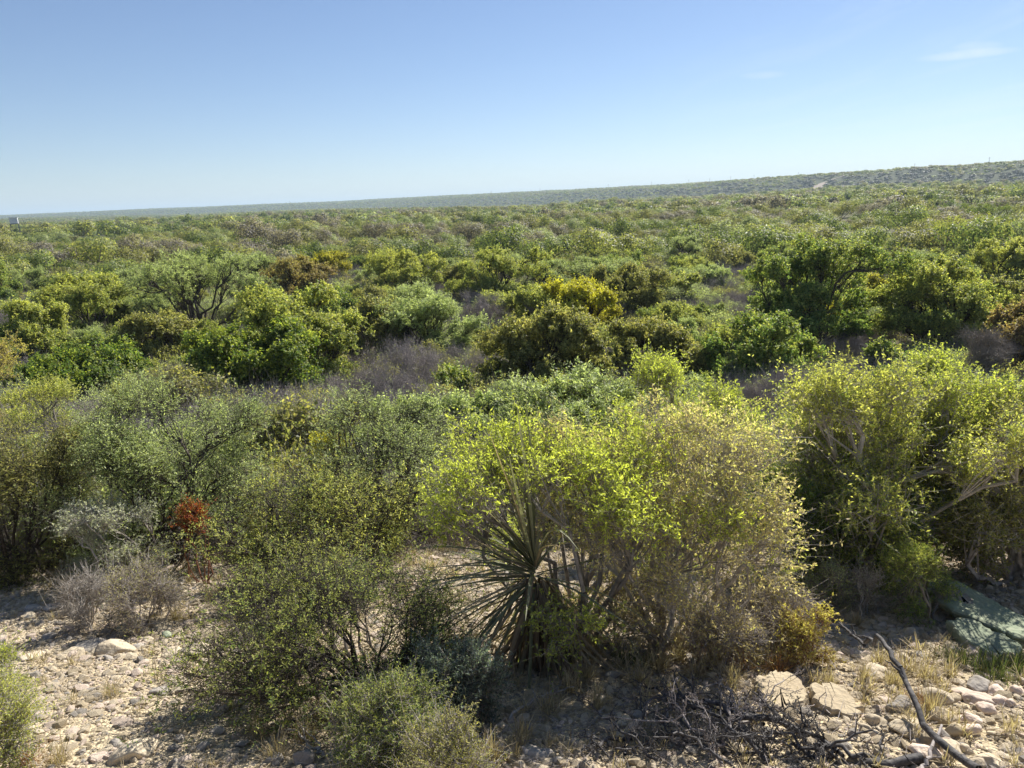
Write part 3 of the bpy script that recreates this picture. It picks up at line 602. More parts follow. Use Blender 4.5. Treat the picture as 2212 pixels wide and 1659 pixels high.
def individuals():
    rng = np.random.RandomState(77); cand = []
    r = 10.5
    while r < 78:
        s = 2.45+r*.014; na_ = int(1.36*r/s)
        for i in range(na_+1):
            a = -.69+1.38*(i+rng.uniform(.15, .85))/(na_+1); q = r+rng.uniform(-.45, .45)*s
            cand.append((math.sin(a)*q, math.cos(a)*q))
        r += s*.95
    names, pr = [k[0] for k in KINDS], np.array([k[2] for k in KINDS]); pr /= pr.sum(); n = 0
    for x, y in cand:
        if any(math.hypot(x-tx, y-ty) < tr*.95+.55 for tx, ty, tr in TAKEN): continue
        kind = names[rng.choice(len(names), p=pr)]
        rr_ = math.hypot(x, y)
        if rr_ < 21 and rng.rand() < .7: kind = ('bare', 'barish', 'greygreen')[rng.randint(3)]
        H, R, wme, fme = PROTO[kind][rng.randint(len(PROTO[kind]))]
        s = .42+.82*rng.beta(1.5, 2.0)
        if rr_ < 21: s = min(s, .55+.25*rng.rand())
        g_ = gz(x, y); cx_, by_, dp_ = project((x, y, g_)); hw_ = R*s*F/dp_*2.16*.8; clash = True
        while s > .42:
            ty_ = project((x, y, g_+H*s*.95))[1]; hw_ = R*s*F/dp_*2.16*.8
            clash = any(b[0] < cx_+hw_ and b[1] > cx_-hw_ and by_ > b[3]-4 and ty_ < b[3]-.22*(b[3]-b[2]) for b in BOXES)
            if not clash: break
            s -= .06
        if clash: continue
        nm, look, cat = INFO[kind]; size = 'low' if s < .62 else 'small' if s < .78 else 'middling' if s < .95 else 'large'
        o = empty(nm, (x, y, gz(x, y)-.03), rng.uniform(0, 6.28)); o.scale = (s, s, s*rng.uniform(.85, 1.1))
        noun = 'mesquite' if kind == 'mesquite' else 'shrub'
        tag(o, describe(f"{size} {look} {noun}", x, y, G_MID), cat, G_MID)
        for me, pn in ((wme, 'trunk' if cat == 'tree' else 'branches'), (fme, 'foliage')):
            if me is None: continue
            c = bpy.data.objects.new(pn, me); sc.collection.objects.link(c); c.parent = o
        n += 1
    print("individual shrubs", n)
individuals()

# ------------------------------------------------------------------ low dry brush among the shrubs (nobody could count it)
def low_brush():
    rng = np.random.RandomState(9); ps = []
    for k in range(8):
        leafy = k in (1, 5)
        wd, fl = shrub_parts(500+k, rng.uniform(.5, .8), rng.uniform(.45, .7), ['olive', 'tan', 'greygreen', 'pinktan'][k//2], lobes=6, clumps=6,
                             twigs=9, per=5 if leafy else 0, leaf=(.05, .022), twig=.2, wood_r=.008, skirt=.05, base_r=.15)
        n0 = sum(len(f) for f in wd.f)
        for f, v, c in zip(fl.f, fl.v, fl.c): wd.f.append(f+wd.n); wd.v.append(v); wd.c.append(c)
        wd.n += fl.n
        me = wd.data("low_brush_kind", [W_DRY, LEAF]); mi = np.zeros(len(me.polygons), np.int32); mi[n0:] = 1
        me.polygons.foreach_set("material_index", mi); ps.append(me)
    P, Rt, S, I = [], [], [], []
    for _ in range(8200):
        a = rng.uniform(-.72, .72); r = math.sqrt(rng.uniform(8.6**2, 85**2)) if rng.rand() < .62 else rng.uniform(8.3, 30)
        x, y = math.sin(a)*r, math.cos(a)*r
        if y < 8.4: continue
        s = rng.uniform(.5, 1.3)*(1+r/80)
        P.append((x, y, gz(x, y)-.02)); Rt.append((0, 0, rng.uniform(0, 6.28))); S.append((s, s, s*rng.uniform(.7, 1.2))); I.append(rng.randint(8))
    scatter("low_dry_brush", "low dry brush and twigs covering the ground between the shrubs", ps, P, Rt, S, I)
low_brush()

# ------------------------------------------------------------------ far brushland that reads as one mass
def far_proto(seed, pal, n, card, H, R, bare=False, wide=.7):
    rng = np.random.RandomState(seed); mb = MB()
    L = 7; th = np.arange(L)*2.4+rng.uniform(0, 6); rr = np.sqrt((np.arange(L)+.5)/L)*.7
    lc = np.stack([np.cos(th)*rr*R, np.sin(th)*rr*R, H*(.35+.35*np.sqrt(1-rr**2))], 1)+rng.normal(0, .1, (L, 3))*R
    i = rng.randint(0, L, n); d = unit(rng.normal(0, 1, (n, 3))+np.array([0, 0, .4]))
    pos = lc[i]+d*R*.42*rng.uniform(.5, 1.05, (n, 1)); pos[:, 2] = np.clip(pos[:, 2], .1, None)
    P = [np.array(c) for c in PAL[pal]]; u = rng.rand(n); hz = np.clip(pos[:, 2]/H, 0, 1)
    col = np.where((u < .35*hz)[:, None], P[2], np.where((rng.rand(n) < .5)[:, None], P[0], P[1]))*np.array(rng.uniform(.8, 1.2, L))[i][:, None]
    nr = unit(d*.9+unit(pos-np.array([0, 0, H*.3]))*.6+rng.normal(0, .38, (n, 3)))
    leaves(mb, pos, np.cross(nr, rng.normal(0, 1, (n, 3))), nr, card*rng.uniform(.6, 1.3, n), card*wide*rng.uniform(.6, 1.2, n), col)
    q = curve_pts((0, 0, -.2), (rng.normal(0, .2), rng.normal(0, .2), H*.7), rng, 5); nf = sum(len(f) for f in mb.f)
    for j in range(L): tubes(mb, q[2:3], lc[j:j+1], .05, .03, 3, (.12, .1, .08))
    me = mb.data("brush_kind", [LEAF, W_GREY]); mi = np.zeros(len(me.polygons), np.int32); mi[nf:] = 1
    me.polygons.foreach_set("material_index", mi); return me
for k_, v_ in list(PAL.items()):      # from far off a bush is leaves and bare twigs mixed
    PAL['far_'+k_] = tuple(tuple(np.array(c_)*.70+np.array((.19, .165, .125))*.22) for c_ in v_)
PAL['farbare'] = ((.17, .15, .13), (.24, .21, .19), (.30, .27, .24))
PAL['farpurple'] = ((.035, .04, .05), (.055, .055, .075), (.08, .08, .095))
MIXF = ['farbare', 'farbare', 'far_greygreen', 'far_olive', 'far_green', 'far_olive', 'far_yellowgreen', 'far_bright', 'far_green', 'far_olive', 'far_yellowgreen', 'farbare']
def far_brush():
    rng = np.random.RandomState(21)
    def ring(r0, r1, sp, seed):
        out = []; r = r0
        while r < r1:
            s = sp(r); n = int(1.5*r/s); a = -.75+1.5*(np.arange(n)+rng.uniform(-.6, 1.6, n))/n; q = r+rng.uniform(-1, 1, n)*s*1.6
            out.append(np.stack([np.sin(a)*q, np.cos(a)*q], 1)); r += s*1.6
        return np.concatenate(out)
    def go(name, label, xy, protos_, smin, smax, weight=None):
        dmin = np.min(np.hypot(xy[:, None, 0]-TRACK[None, :, 0], xy[:, None, 1]-TRACK[None, :, 1]), 1)
        xy = xy[dmin > 6.5+2*np.sin(xy[:, 0]*.3)]; n = len(xy); z = ground(xy[:, 0], xy[:, 1])
        s = (smin+(smax-smin)*rng.beta(1.6, 2.6, n)); S = np.stack([s, s, s*rng.uniform(.8, 1.15, n)*(.62 if name == 'plateau_brush' else 1)], 1)
        patch = np.sin(xy[:, 0]*.045+1.3*np.sin(xy[:, 1]*.03))+np.sin(xy[:, 1]*.038+xy[:, 0]*.017)
        i = ((patch*2.4+rng.normal(0, 2.0, n)+6).astype(int)) % 12
        if weight is not None: i = weight(xy, i)
        R_ = np.stack([np.zeros(n), np.zeros(n), rng.uniform(0, 6.28, n)], 1)
        print(name, n); scatter(name, label, protos_, np.column_stack([xy, z-.05]), R_, S, i)
    p1 = [far_proto(600+k, c, 1900, .17, 2.4, 1.9) for k, c in enumerate(MIXF)]
    go("mid_brushland", "dense brush of the plain merging into one mass", ring(76, 230, lambda r: 2.9+r*.008, 1), p1, .4, 2.1)
    p2 = [far_proto(640+k, c, 420, .40, 2.6, 2.0) for k, c in enumerate(MIXF)]
    go("far_brushland", "far brush running out to the edge of the plain", ring(230, 760, lambda r: 3.8+r*.005, 2), p2, .5, 2.2)
    # the plain's far end and the plateau slope
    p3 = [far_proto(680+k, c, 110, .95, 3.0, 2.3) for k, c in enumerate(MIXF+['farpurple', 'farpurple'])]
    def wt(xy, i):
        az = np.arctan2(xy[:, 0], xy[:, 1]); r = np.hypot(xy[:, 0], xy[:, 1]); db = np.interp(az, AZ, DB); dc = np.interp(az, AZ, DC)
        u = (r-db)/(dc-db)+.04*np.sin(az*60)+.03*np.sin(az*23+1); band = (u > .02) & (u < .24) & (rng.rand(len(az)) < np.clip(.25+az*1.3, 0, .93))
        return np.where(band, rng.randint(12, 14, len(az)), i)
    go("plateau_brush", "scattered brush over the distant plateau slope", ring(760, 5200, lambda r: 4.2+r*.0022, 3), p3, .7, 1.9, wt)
far_brush()

# ------------------------------------------------------------------ yuccas
def blade(mb, base, d, L, wd, droop, col, rng, n=7, kink=.035):
    d = unit(np.asarray(d, float)); sd_ = unit(np.cross(d, [0, 0, 1.])+1e-4); p = np.array(base, float); dd = d.copy(); pts = []; 
    for i in range(n+1):
        t = i/n; w_ = wd*(.55+.45*math.sin(min(t*2.2, 1)*math.pi/2))*(1-t**2.6)*.5+.0008
        up = np.cross(sd_, dd); pts += [p-sd_*w_+up*w_*.45, p, p+sd_*w_+up*w_*.45]
        dd = unit(dd+np.array([0, 0, -droop/n])+rng.normal(0, kink, 3)); p = p+dd*L/n
    i = np.arange(n)[:, None]*3+np.arange(2)[None]; f = np.stack([i, i+1, i+4, i+3], -1).reshape(-1, 4)
    mb.add(pts, f, np.array(col)*rng.uniform(.75, 1.2))
def yucca(label, px, py, hc, L, n, nd, seed, lx=0, group="yuccas", land=None):
    rng = np.random.RandomState(seed); p = hit(px, py); o = empty('yucca_plant', p); tag(o, label, 'yucca', group)
    if land: LAND.append((land, p[0], p[1]))
    TAKEN.append((p[0], p[1], .3))
    tk = MB(); q = curve_pts((0, 0, -.05), (lx, 0, hc), rng, 8, .05); chain(tk, q[:-1], .075, .055, 9); tk.build('trunk', W_DRY, o, True)
    lv = MB(); c = np.array([lx, 0, hc])
    for i in range(n):
        el = math.radians(rng.uniform(-35, 88)); az = rng.uniform(0, 6.283) if (hc < .3 or rng.rand() < .3) else rng.normal(2.95, .8); d = [math.cos(az)*math.cos(el), math.sin(az)*math.cos(el), math.sin(el)]
        b = c+np.array(d)*.015+np.array([0, 0, .10*math.sin(el)-.03])
        blade(lv, b, d, L*rng.uniform(.45, 1.1), L*.020, rng.choice([.1, .3, .8, 1.6]), [(.17, .18, .11), (.24, .24, .16), (.34, .31, .22), (.38, .30, .21)][rng.choice(4, p=[.4, .3, .2, .1])], rng)
    lv.build('leaf_rosette', BLADE, o)
    dl = MB()
    for i in range(nd):
        az = rng.uniform(0, 6.283); el = math.radians(rng.uniform(-86, -38)); h = rng.uniform(.35, 1)*hc
        d = [math.cos(az)*math.cos(el), math.sin(az)*math.cos(el), math.sin(el)]
        blade(dl, [lx*h/hc+math.cos(az)*.07, math.sin(az)*.07, h], d, min(L*rng.uniform(.5, 1.0), h*1.15/abs(math.sin(el))), L*.028, rng.uniform(0, .5),
              [(.26, .20, .14), (.38, .33, .25), (.15, .11, .08)][rng.randint(3)], rng, 7, .11)
    if nd: dl.build('dead_leaf_skirt', STRAW, o)
    return o
yucca('tall yucca with long stiff leaves and a hanging skirt of dead ones', 1190, 1425, .70, 1.18, 105, 170, 61, lx=-.1, land='the tall yucca')
yucca('small stemless yucca at the foot of the pale twisted trunks', 1325, 1405, .06, .62, 34, 0, 62, land='the small yucca')

# ------------------------------------------------------------------ stones
import bmesh
_ico = {}
def ico(sub):
    if sub not in _ico:
        bm = bmesh.new(); bmesh.ops.create_icosphere(bm, subdivisions=sub, radius=1)
        _ico[sub] = (unit(np.array([v.co[:] for v in bm.verts])), np.array([[v.index for v in f.verts] for f in bm.faces])); bm.free()
    return _ico[sub]
def stone_verts(rng, sub, sx, sy, sz, planes=11, soft=34.):
    d, f = ico(sub); n = unit(rng.normal(0, 1, (planes, 3))); h = rng.uniform(.62, 1.0, planes)
    k = np.clip(d@n.T, 1e-3, None); rr = h[None]/k
    r = (np.sum(rr**-soft, 1))**(-1/soft); r = np.minimum(r, 1.25)
    if sub >= 3:
        for _ in range(5):
            a = rng.normal(0, 4, 3); r = r*(1+.018*np.sin(d@a+rng.uniform(0, 6)))
    return d*r[:, None]*np.array([sx, sy, sz]), f
STONE_LANDS = []
def rock(label, px, py, wpx, hpx, mat=R_TAN, seed=0, flat=.75, group="rocks on the gravel", rz=None):
    """px, py: centre of the rock in the photo"""
    rng = np.random.RandomState(900+seed); p = hit(px, py+hpx*.32); dep = project(p)[2]; k = (1024/2212)*dep/F
    W_ = wpx*k/2*1.2; Hh = hpx*k/2*1.1*flat
    v, f = stone_verts(rng, 4 if wpx > 40 else 3, W_, W_*rng.uniform(.65, .9), max(Hh, .02))
    mb = MB(); mb.add(v, f); o = mb.build('rock', mat, None, True)
    o.location = (p[0], p[1], gz(p[0], p[1])+Hh*.32); o.rotation_euler = (rng.uniform(-.2, .2), rng.uniform(-.2, .2), rng.uniform(-.5, .5) if rz is None else rz)
    col = {R_TAN: 'tan', R_GREY: 'grey', R_PINK: 'pinkish', R_GREEN: 'greenish', R_SAND: 'sandy'}[mat]
    shp = 'flat' if hpx < wpx*.5 else 'long' if hpx < wpx*.65 else 'blocky' if seed % 3 == 0 else 'angular' if seed % 3 == 1 else 'rounded'
    size = 'big' if wpx > 48 else 'medium' if wpx > 28 else 'small'
    tag(o, label or describe(f"{size} {shp} {col} rock", p[0], p[1], group, STONE_LANDS), 'rock', group); return o
for nm in ('the tall yucca', 'the small yucca', 'the dry pinkish bush', 'the silvery shrub', 'the feathery weed', 'the blue grey prickly bush', 'the sprawling thorn bush', 'the small upright sapling'):
    STONE_LANDS += [l_ for l_ in LAND if l_[0] == nm]
def landpx(nm, px, py):
    p = hit(px, py); STONE_LANDS.append((nm, p[0], p[1]))
landpx('the sandy slab', 1740, 1520); landpx('the green slab', 2090, 1370); landpx('the sunlit rock pile', 2060, 1570)
landpx('the dead branch heap', 1500, 1620); landpx('the large tilted boulder', 243, 1394); landpx('the sunlit bare gravel', 180, 1520); landpx('the straw tuft', 2010, 1520)
i = 0
def c6(x, y): return (2600+x*.334)*.72, (1750+y*.334)*.72
for (x, y, w_, h_, m) in [(1000,910,190,120,R_GREY),(1160,950,150,110,R_PINK),(1350,955,130,100,R_PINK),(610,1010,230,160,R_TAN),(770,1010,150,100,R_SAND),(880,970,180,80,R_PINK),
    (1000,1030,200,100,R_PINK),(690,1170,190,190,R_SAND),(1070,1110,150,130,R_PINK),(1290,1060,110,90,R_PINK),(310,1080,270,140,R_GREY),(960,1210,150,120,R_PINK),(940,1300,140,130,R_PINK),
    (770,1310,140,140,R_SAND),(390,1300,240,140,R_TAN),(590,1390,170,130,R_SAND),(450,1420,90,80,R_TAN),(540,1500,190,140,R_PINK),(740,1480,200,140,R_TAN),(1090,1570,200,130,R_TAN),
    (990,1600,120,90,R_TAN),(870,1480,90,80,R_TAN),(100,830,110,90,R_GREY),(60,760,140,80,R_TAN),(480,650,110,60,R_GREY),(380,420,120,80,R_TAN),(1410,880,60,80,R_TAN),(860,1200,100,90,R_PINK),
    (1190,1050,110,80,R_PINK),(1120,1340,90,60,R_TAN),(60,1220,120,110,R_TAN),(90,1320,90,80,R_TAN),(1240,1480,100,60,R_TAN),(1330,1380,80,60,R_TAN),(1240,1240,90,50,R_TAN),(680,1350,110,110,R_GREY)]:
    i += 1; X, Y = c6(x, y); rock(None, X, Y, w_*.24, h_*.24, m, i, .95, "rocks of the sunlit pile")
def c1(x, y): return x*.349, 1080+y*.349
for (x, y, w_, h_, m, lab) in [(700,905,185,120,R_TAN,'large tilted boulder with a grey top between gravel and dry bush'),(550,900,150,70,R_GREY,None),(470,940,120,60,R_TAN,None),(190,960,130,40,R_TAN,None),(1230,930,190,80,R_TAN,None),
    (1280,860,180,80,R_SAND,None),(1010,760,150,60,R_SAND,None),(845,900,70,50,R_GREY,None),(1060,930,120,55,R_TAN,None),(1000,1175,120,60,R_GREY,None),(1110,1170,90,60,R_TAN,None),(1240,1180,80,50,R_TAN,None),
    (1100,1110,130,60,R_TAN,None),(970,1510,80,50,R_TAN,None),(830,1545,200,130,R_TAN,None),(520,1465,60,40,R_TAN,None),(720,1510,80,60,R_GREY,None),(1080,1620,60,80,R_GREY,None),(1690,1590,90,90,R_GREY,None),
    (1890,1590,130,130,R_GREY,'square shaded block among the dry stalks at the bottom'),(780,790,90,70,R_GREEN,None),(330,650,130,80,R_GREY,None),(200,665,90,60,R_GREY,None),(185,710,70,60,R_TAN,None),(420,750,80,60,R_TAN,None),
    (660,975,50,40,R_GREY,None),(1350,1420,90,60,R_GREY,None),(1030,830,60,50,R_GREEN,None),(310,830,90,50,R_GREY,None),(920,860,60,40,R_TAN,None),(1320,800,90,50,R_TAN,None),(1500,1500,80,60,R_GREY,None),(1260,1520,80,60,R_GREY,None)]:
    i += 1; X, Y = c1(x, y); rock(lab, X, Y, w_*.349, h_*.349, m, i, .8, "rocks on the shaded and sunlit gravel")
def c2(x, y): return 737+x*.349, 1080+y*.349
for (x, y, w_, h_, m) in [(1680,1075,90,60,R_GREY),(1440,1030,50,30,R_TAN),(1720,1350,110,70,R_TAN),(1190,1560,130,80,R_GREY),(1500,1540,60,60,R_GREY),(1830,1320,80,60,R_GREY),(1730,1440,60,50,R_TAN),(580,1225,60,30,R_TAN),
    (1630,1290,60,30,R_TAN),(960,1500,70,50,R_GREY),(1340,1610,60,50,R_GREY),(1110,1640,70,50,R_TAN),(1270,1560,70,50,R_GREY),(1560,1480,90,60,R_GREY),(1600,1230,70,50,R_TAN)]:
    i += 1; X, Y = c2(x, y); rock(None, X, Y, w_*.349, h_*.349, m, i, .8, "rocks on the shaded and sunlit gravel")
def c3(x, y): return 1475+x*.349, 1080+y*.349
for (x, y, w_, h_, m) in [(840,770,80,55,R_GREEN),(975,855,34,28,R_TAN),(1000,690,70,30,R_TAN),(1170,1040,120,80,R_TAN),(1050,700,60,40,R_TAN),(1200,1090,80,60,R_TAN),(160,1350,90,60,R_GREY),(340,1410,120,70,R_GREY),(760,1370,110,60,R_TAN),
    (940,1370,80,50,R_TAN),(1130,1410,70,60,R_TAN),(1190,1440,60,60,R_TAN),(170,1080,60,45,R_TAN),(1240,770,60,30,R_GREY),(1080,1210,70,50,R_TAN),(1150,980,90,50,R_TAN),(220,1260,90,60,R_TAN)]:
    i += 1; X, Y = c3(x, y); rock(None, X, Y, w_*.349, h_*.349, m, i, .8, "rocks on the shaded and sunlit gravel")

def slab(label, outline, thick, mat, group=None, lift=0.0, tilt=(0, 0)):
    pts = [hit(*q) for q in outline]; P = np.array([q[:2] for q in pts]); c = P.mean(0); z = gz(*c)
    rng = np.random.RandomState(int(outline[0][0])); q = []
    for a in range(len(P)):
        p0, p1 = P[a]-c, P[(a+1) % len(P)]-c
        for t in np.linspace(0, 1, 7)[:-1]: q.append(p0*(1-t)+p1*t+rng.normal(0, .012, 2))
    q = np.array(q); n = len(q); rings = []
    for sc_, zz in ((0, thick), (.5, thick), (.93, thick), (1.0, thick*.8), (1.02, thick*.45), (.97, thick*.3), (1.0, 0), (.9, -.04)):
        zt = np.full(n, zz)+(rng.normal(0, .003, n) if sc_ > .95 else 0); u = q*sc_
        rings.append(np.column_stack([u, zt+(u@np.array(tilt))]))
    V = np.concatenate(rings); a = np.arange(n); b = (a+1) % n
    f = np.concatenate([np.stack([k*n+a, k*n+b, (k+1)*n+b, (k+1)*n+a], 1) for k in range(len(rings)-1)])[:, ::-1]
    mb = MB(); mb.add(V, f); o = mb.build('stone_slab', mat, None, False); o.location = (c[0], c[1], z+lift); tag(o, label, 'slab', group); return o
slab('long tilted green grey slab under the bush line', [(1970, 1312), (2010, 1300), (2065, 1306), (2150, 1342), (2240, 1372), (2240, 1402), (2160, 1385), (2060, 1352)], .035, R_GREEN, lift=.13, tilt=(.0, -.06))
slab('lower green grey slab lying beneath the long tilted one', [(2040, 1368), (2090, 1366), (2150, 1386), (2205, 1402), (2195, 1430), (2140, 1422), (2080, 1396)], .06, R_GREEN, lift=.01)
slab('narrow pale blue grey slab on top of the long tilted one', [(2036, 1318), (2050, 1316), (2095, 1334), (2102, 1344), (2080, 1344), (2045, 1330)], .05, R_GREY, lift=.15)
slab('broad flat sandy slab behind the dead branches', [(1628, 1490), (1660, 1482), (1700, 1482), (1735, 1496), (1748, 1520), (1700, 1540), (1655, 1536), (1638, 1512)], .07, R_SAND)
slab('smaller flat sandy slab touching the broad one', [(1752, 1505), (1800, 1502), (1845, 1530), (1858, 1552), (1820, 1552), (1770, 1536)], .06, R_SAND)

# gravel: far too many to count
def gravel():
    rng = np.random.RandomState(4); ps = []
    for k in range(14):
        v, f = stone_verts(rng, 2 if k < 5 else 1, 1, rng.uniform(.65, .95), rng.uniform(.4, .7), 8, 30.)
        mb = MB(); mb.add(v, f); ps.append(mb.data("pebble_kind", [[R_TAN, R_SAND, R_TAN, R_PINK, R_SAND, R_TAN, R_GREY][k % 7]], False))
    P, Rt, S, I = [], [], [], []
    N = 190000; x = rng.uniform(-8, 8, N); y = 2.6+rng.rand(N)**.85*7.2
    ok = (np.abs(x) < y*.85+.8); x, y = x[ok], y[ok]; z = ground(x, y); n = len(x)
    pile = np.exp(-(((x-3.3)/1.3)**2+((y-3.9)/.9)**2))
    dens = .5+.5*np.sin(x*1.3+1.0)*np.sin(y*2.1+.5)
    s = .008+.013*rng.rand(n)**1.8+(rng.rand(n) < .06+.1*pile+.04*dens)*rng.uniform(.01, .034, n)
    keep = rng.rand(n) < .75+.25*dens; x, y, z, s = x[keep], y[keep], z[keep], s[keep]; n = len(x)
    S = np.stack([s]*3, 1)*rng.uniform(.8, 1.2, (n, 3)); Rt = np.stack([rng.uniform(-.4, .4, n), rng.uniform(-.4, .4, n), rng.uniform(0, 6.28, n)], 1)
    print("gravel", n); scatter("gravel", "loose limestone gravel covering the bank", ps, np.column_stack([x, y, z+s*.15]), Rt, S, rng.randint(0, 14, n))
gravel()

# ------------------------------------------------------------------ dead branches
def limb(mb, p0, p1, r0, r1, rng, depth=2, nb=5, bend=.08, n=14, up=.15):
    q = curve_pts(p0, p1, rng, n, bend); chain(mb, q, r0, r1, 6 if r0 > .008 else 4); L = np.linalg.norm(np.array(p1)-np.array(p0))
    if depth:
        for _ in range(nb):
            i_ = rng.randint(2, n-1); t = i_/n; d = unit(q[i_]-q[i_-1]); e = unit(d*.7+rng.normal(0, .6, 3)+np.array([0, 0, up])); e[2] = abs(e[2])*.8-.05 if q[i_][2] < .15 else e[2]
            rr_ = (r0*(1-t)+r1*t)*.6; limb(mb, q[i_], q[i_]+e*L*rng.uniform(.18, .42)*(1.15-t*.5), rr_, max(rr_*.3, .0012), rng, depth-1, max(nb-1, 2), .14, 8, up)
    return q
def dead_branch(label, a, b, r0, r1, seed, nb=6, depth=2, za=.03, zb=.03, mat=W_BURNT, group="dead branches", bend=.07, up=.15):
    rng = np.random.RandomState(seed); A = hit(*a); B = hit(*b); o_ = A.copy()
    mb = MB(); limb(mb, (0, 0, za), tuple(B-o_+np.array([0, 0, zb])), r0, r1, rng, depth, nb, bend, 14, up)
    o = mb.build('dead_branch', mat, None, True); o.location = A; tag(o, label, 'branch', group); return o
dead_branch('thick dark straight branch lying low along the bottom edge', (1990, 1648), (1500, 1600), .028, .010, 71, 8)
dead_branch('long curved dark branch reaching up past the sandy slabs', (2110, 1700), (1990, 1600), .022, .019, 72, 0, 0, .10, .10, bend=.02)
dead_branch('forked grey branch end pointing up towards the bush line', (1990, 1600), (1862, 1450), .018, .012, 73, 2, 1, .10, .22, bend=.06)
dead_branch('thin grey fork tip above the sandy slabs', (1862, 1450), (1806, 1408), .012, .007, 74, 1, 1, .20, .24, bend=.04)
dead_branch('arched dark branch over the heap of twigs', (1745, 1595), (1420, 1545), .022, .008, 75, 7, 2, .02, .10, bend=.14)
dead_branch('second thick dark branch just above the bottom edge', (1800, 1640), (1350, 1600), .022, .008, 76, 8, 2)
dead_branch('shallow curved branch behind the twig heap', (1650, 1570), (1380, 1500), .012, .005, 77, 6, 2, .02, .08, bend=.1)
tl = ['thin tangled branch at the near end of the twig heap', 'springy twig bundle crossing the arched branch', 'low crossing branch under the arched one', 'wiry branch rising from the middle of the heap', 'brittle forked branch at the yucca end of the heap',
      'pale wiry branch over shaded pebbles', 'dark wiry branch beside the sandy slab', 'short forked branch against the thick straight one', 'lowest tangled branch at the picture bottom', 'loose grey twigs strewn below the small yucca']
for k, (a, b) in enumerate([((1560, 1660), (1300, 1590)), ((1650, 1640), (1450, 1530)), ((1700, 1600), (1480, 1640)), ((1530, 1640), (1560, 1520)), ((1420, 1650), (1280, 1560)), ((1350, 1640), (1500, 1560)), ((1600, 1600), (1690, 1500)), ((1780, 1650), (1700, 1560)), ((1600, 1690), (1380, 1660)), ((1440, 1560), (1560, 1500))]):
    dead_branch(tl[k], a, b, .009, .003, 80+k, 8, 3, .03, .12, mat=W_BURNT if k % 3 else W_DRY, bend=.12, up=.25)
for k, (a, b) in enumerate([((1900, 1650), (1600, 1625)), ((1560, 1610), (1330, 1650)), ((1660, 1655), (1400, 1575)), ((1480, 1600), (1620, 1520)), ((1380, 1600), (1260, 1650)), ((1820, 1640), (1640, 1580)), ((1450, 1680), (1700, 1630)), ((1700, 1670), (1900, 1610))]):
    dead_branch('dark springy branch matted into the twig heap', a, b, .013, .004, 140+k, 9, 3, .02, .10, bend=.13, up=.2, group='matted branches of the twig heap')
dead_branch('upright grey stick standing in the pebbles near the corner', (1990, 1690), (2030, 1600), .014, .007, 95, 1, 1, .0, .1, mat=W_DRY)
for k, (a, b, lb) in enumerate([((600, 1600), (820, 1490), 'gnarled grey branch half buried under the sprawling thorn bush'), ((560, 1520), (880, 1470), 'long low dark branch trailing from the sprawling thorn bush'),
                               ((700, 1640), (560, 1560), 'thin pale stalk bent over the shaded block'), ((1100, 1560), (1240, 1500), 'curved pale twig on the ground beneath the yucca skirt'),
                               ((1720, 1430), (1790, 1560), 'thin dry stalk leaning before the sandy slab')]):
    dead_branch(lb, a, b, .011, .004, 110+k, 5, 2, .02, .06, mat=[W_GREY, W_DARK, W_PALE, W_PALE, W_DRY][k], bend=.1)

# ------------------------------------------------------------------ grass tufts
def tuft_data(seed, n, h, col, spread=.06):
    rng = np.random.RandomState(seed); mb = MB()
    for _ in range(n):
        a = rng.uniform(0, 6.28); e = math.radians(rng.uniform(35, 88)); d = [math.cos(a)*math.cos(e), math.sin(a)*math.cos(e), math.sin(e)]
        blade(mb, [rng.normal(0, spread*.5), rng.normal(0, spread*.5), -.01], d, h*rng.uniform(.5, 1.15), .004, rng.uniform(.2, 1.2), col[rng.randint(len(col))], rng, 4)
    return mb.data('grass_tuft', [STRAW])
STR = [(.46, .38, .26), (.55, .47, .33), (.36, .29, .20)]; GRN = [(.12, .16, .05), (.17, .20, .07), (.26, .23, .12)]; RST = [(.38, .19, .09), (.45, .27, .13), (.3, .16, .08)]
TD = [tuft_data(700+k, 90, .2, STR) for k in range(4)]+[tuft_data(710, 110, .17, GRN, .1), tuft_data(711, 110, .14, GRN, .12), tuft_data(712, 90, .2, RST), tuft_data(713, 140, .26, STR, .05)]
def tuft(px, py, k, s, look):
    p = hit(px, py); o = bpy.data.objects.new('grass_tuft', TD[k]); sc.collection.objects.link(o)
    rng = np.random.RandomState(int(px+py)); o.location = (p[0], p[1], gz(p[0], p[1])); o.rotation_euler = (0, 0, rng.uniform(0, 6)); o.scale = (s, s, s)
    tag(o, describe(look, p[0], p[1], "dry grass tufts", STONE_LANDS), 'grass tuft', "grass tufts on the gravel")
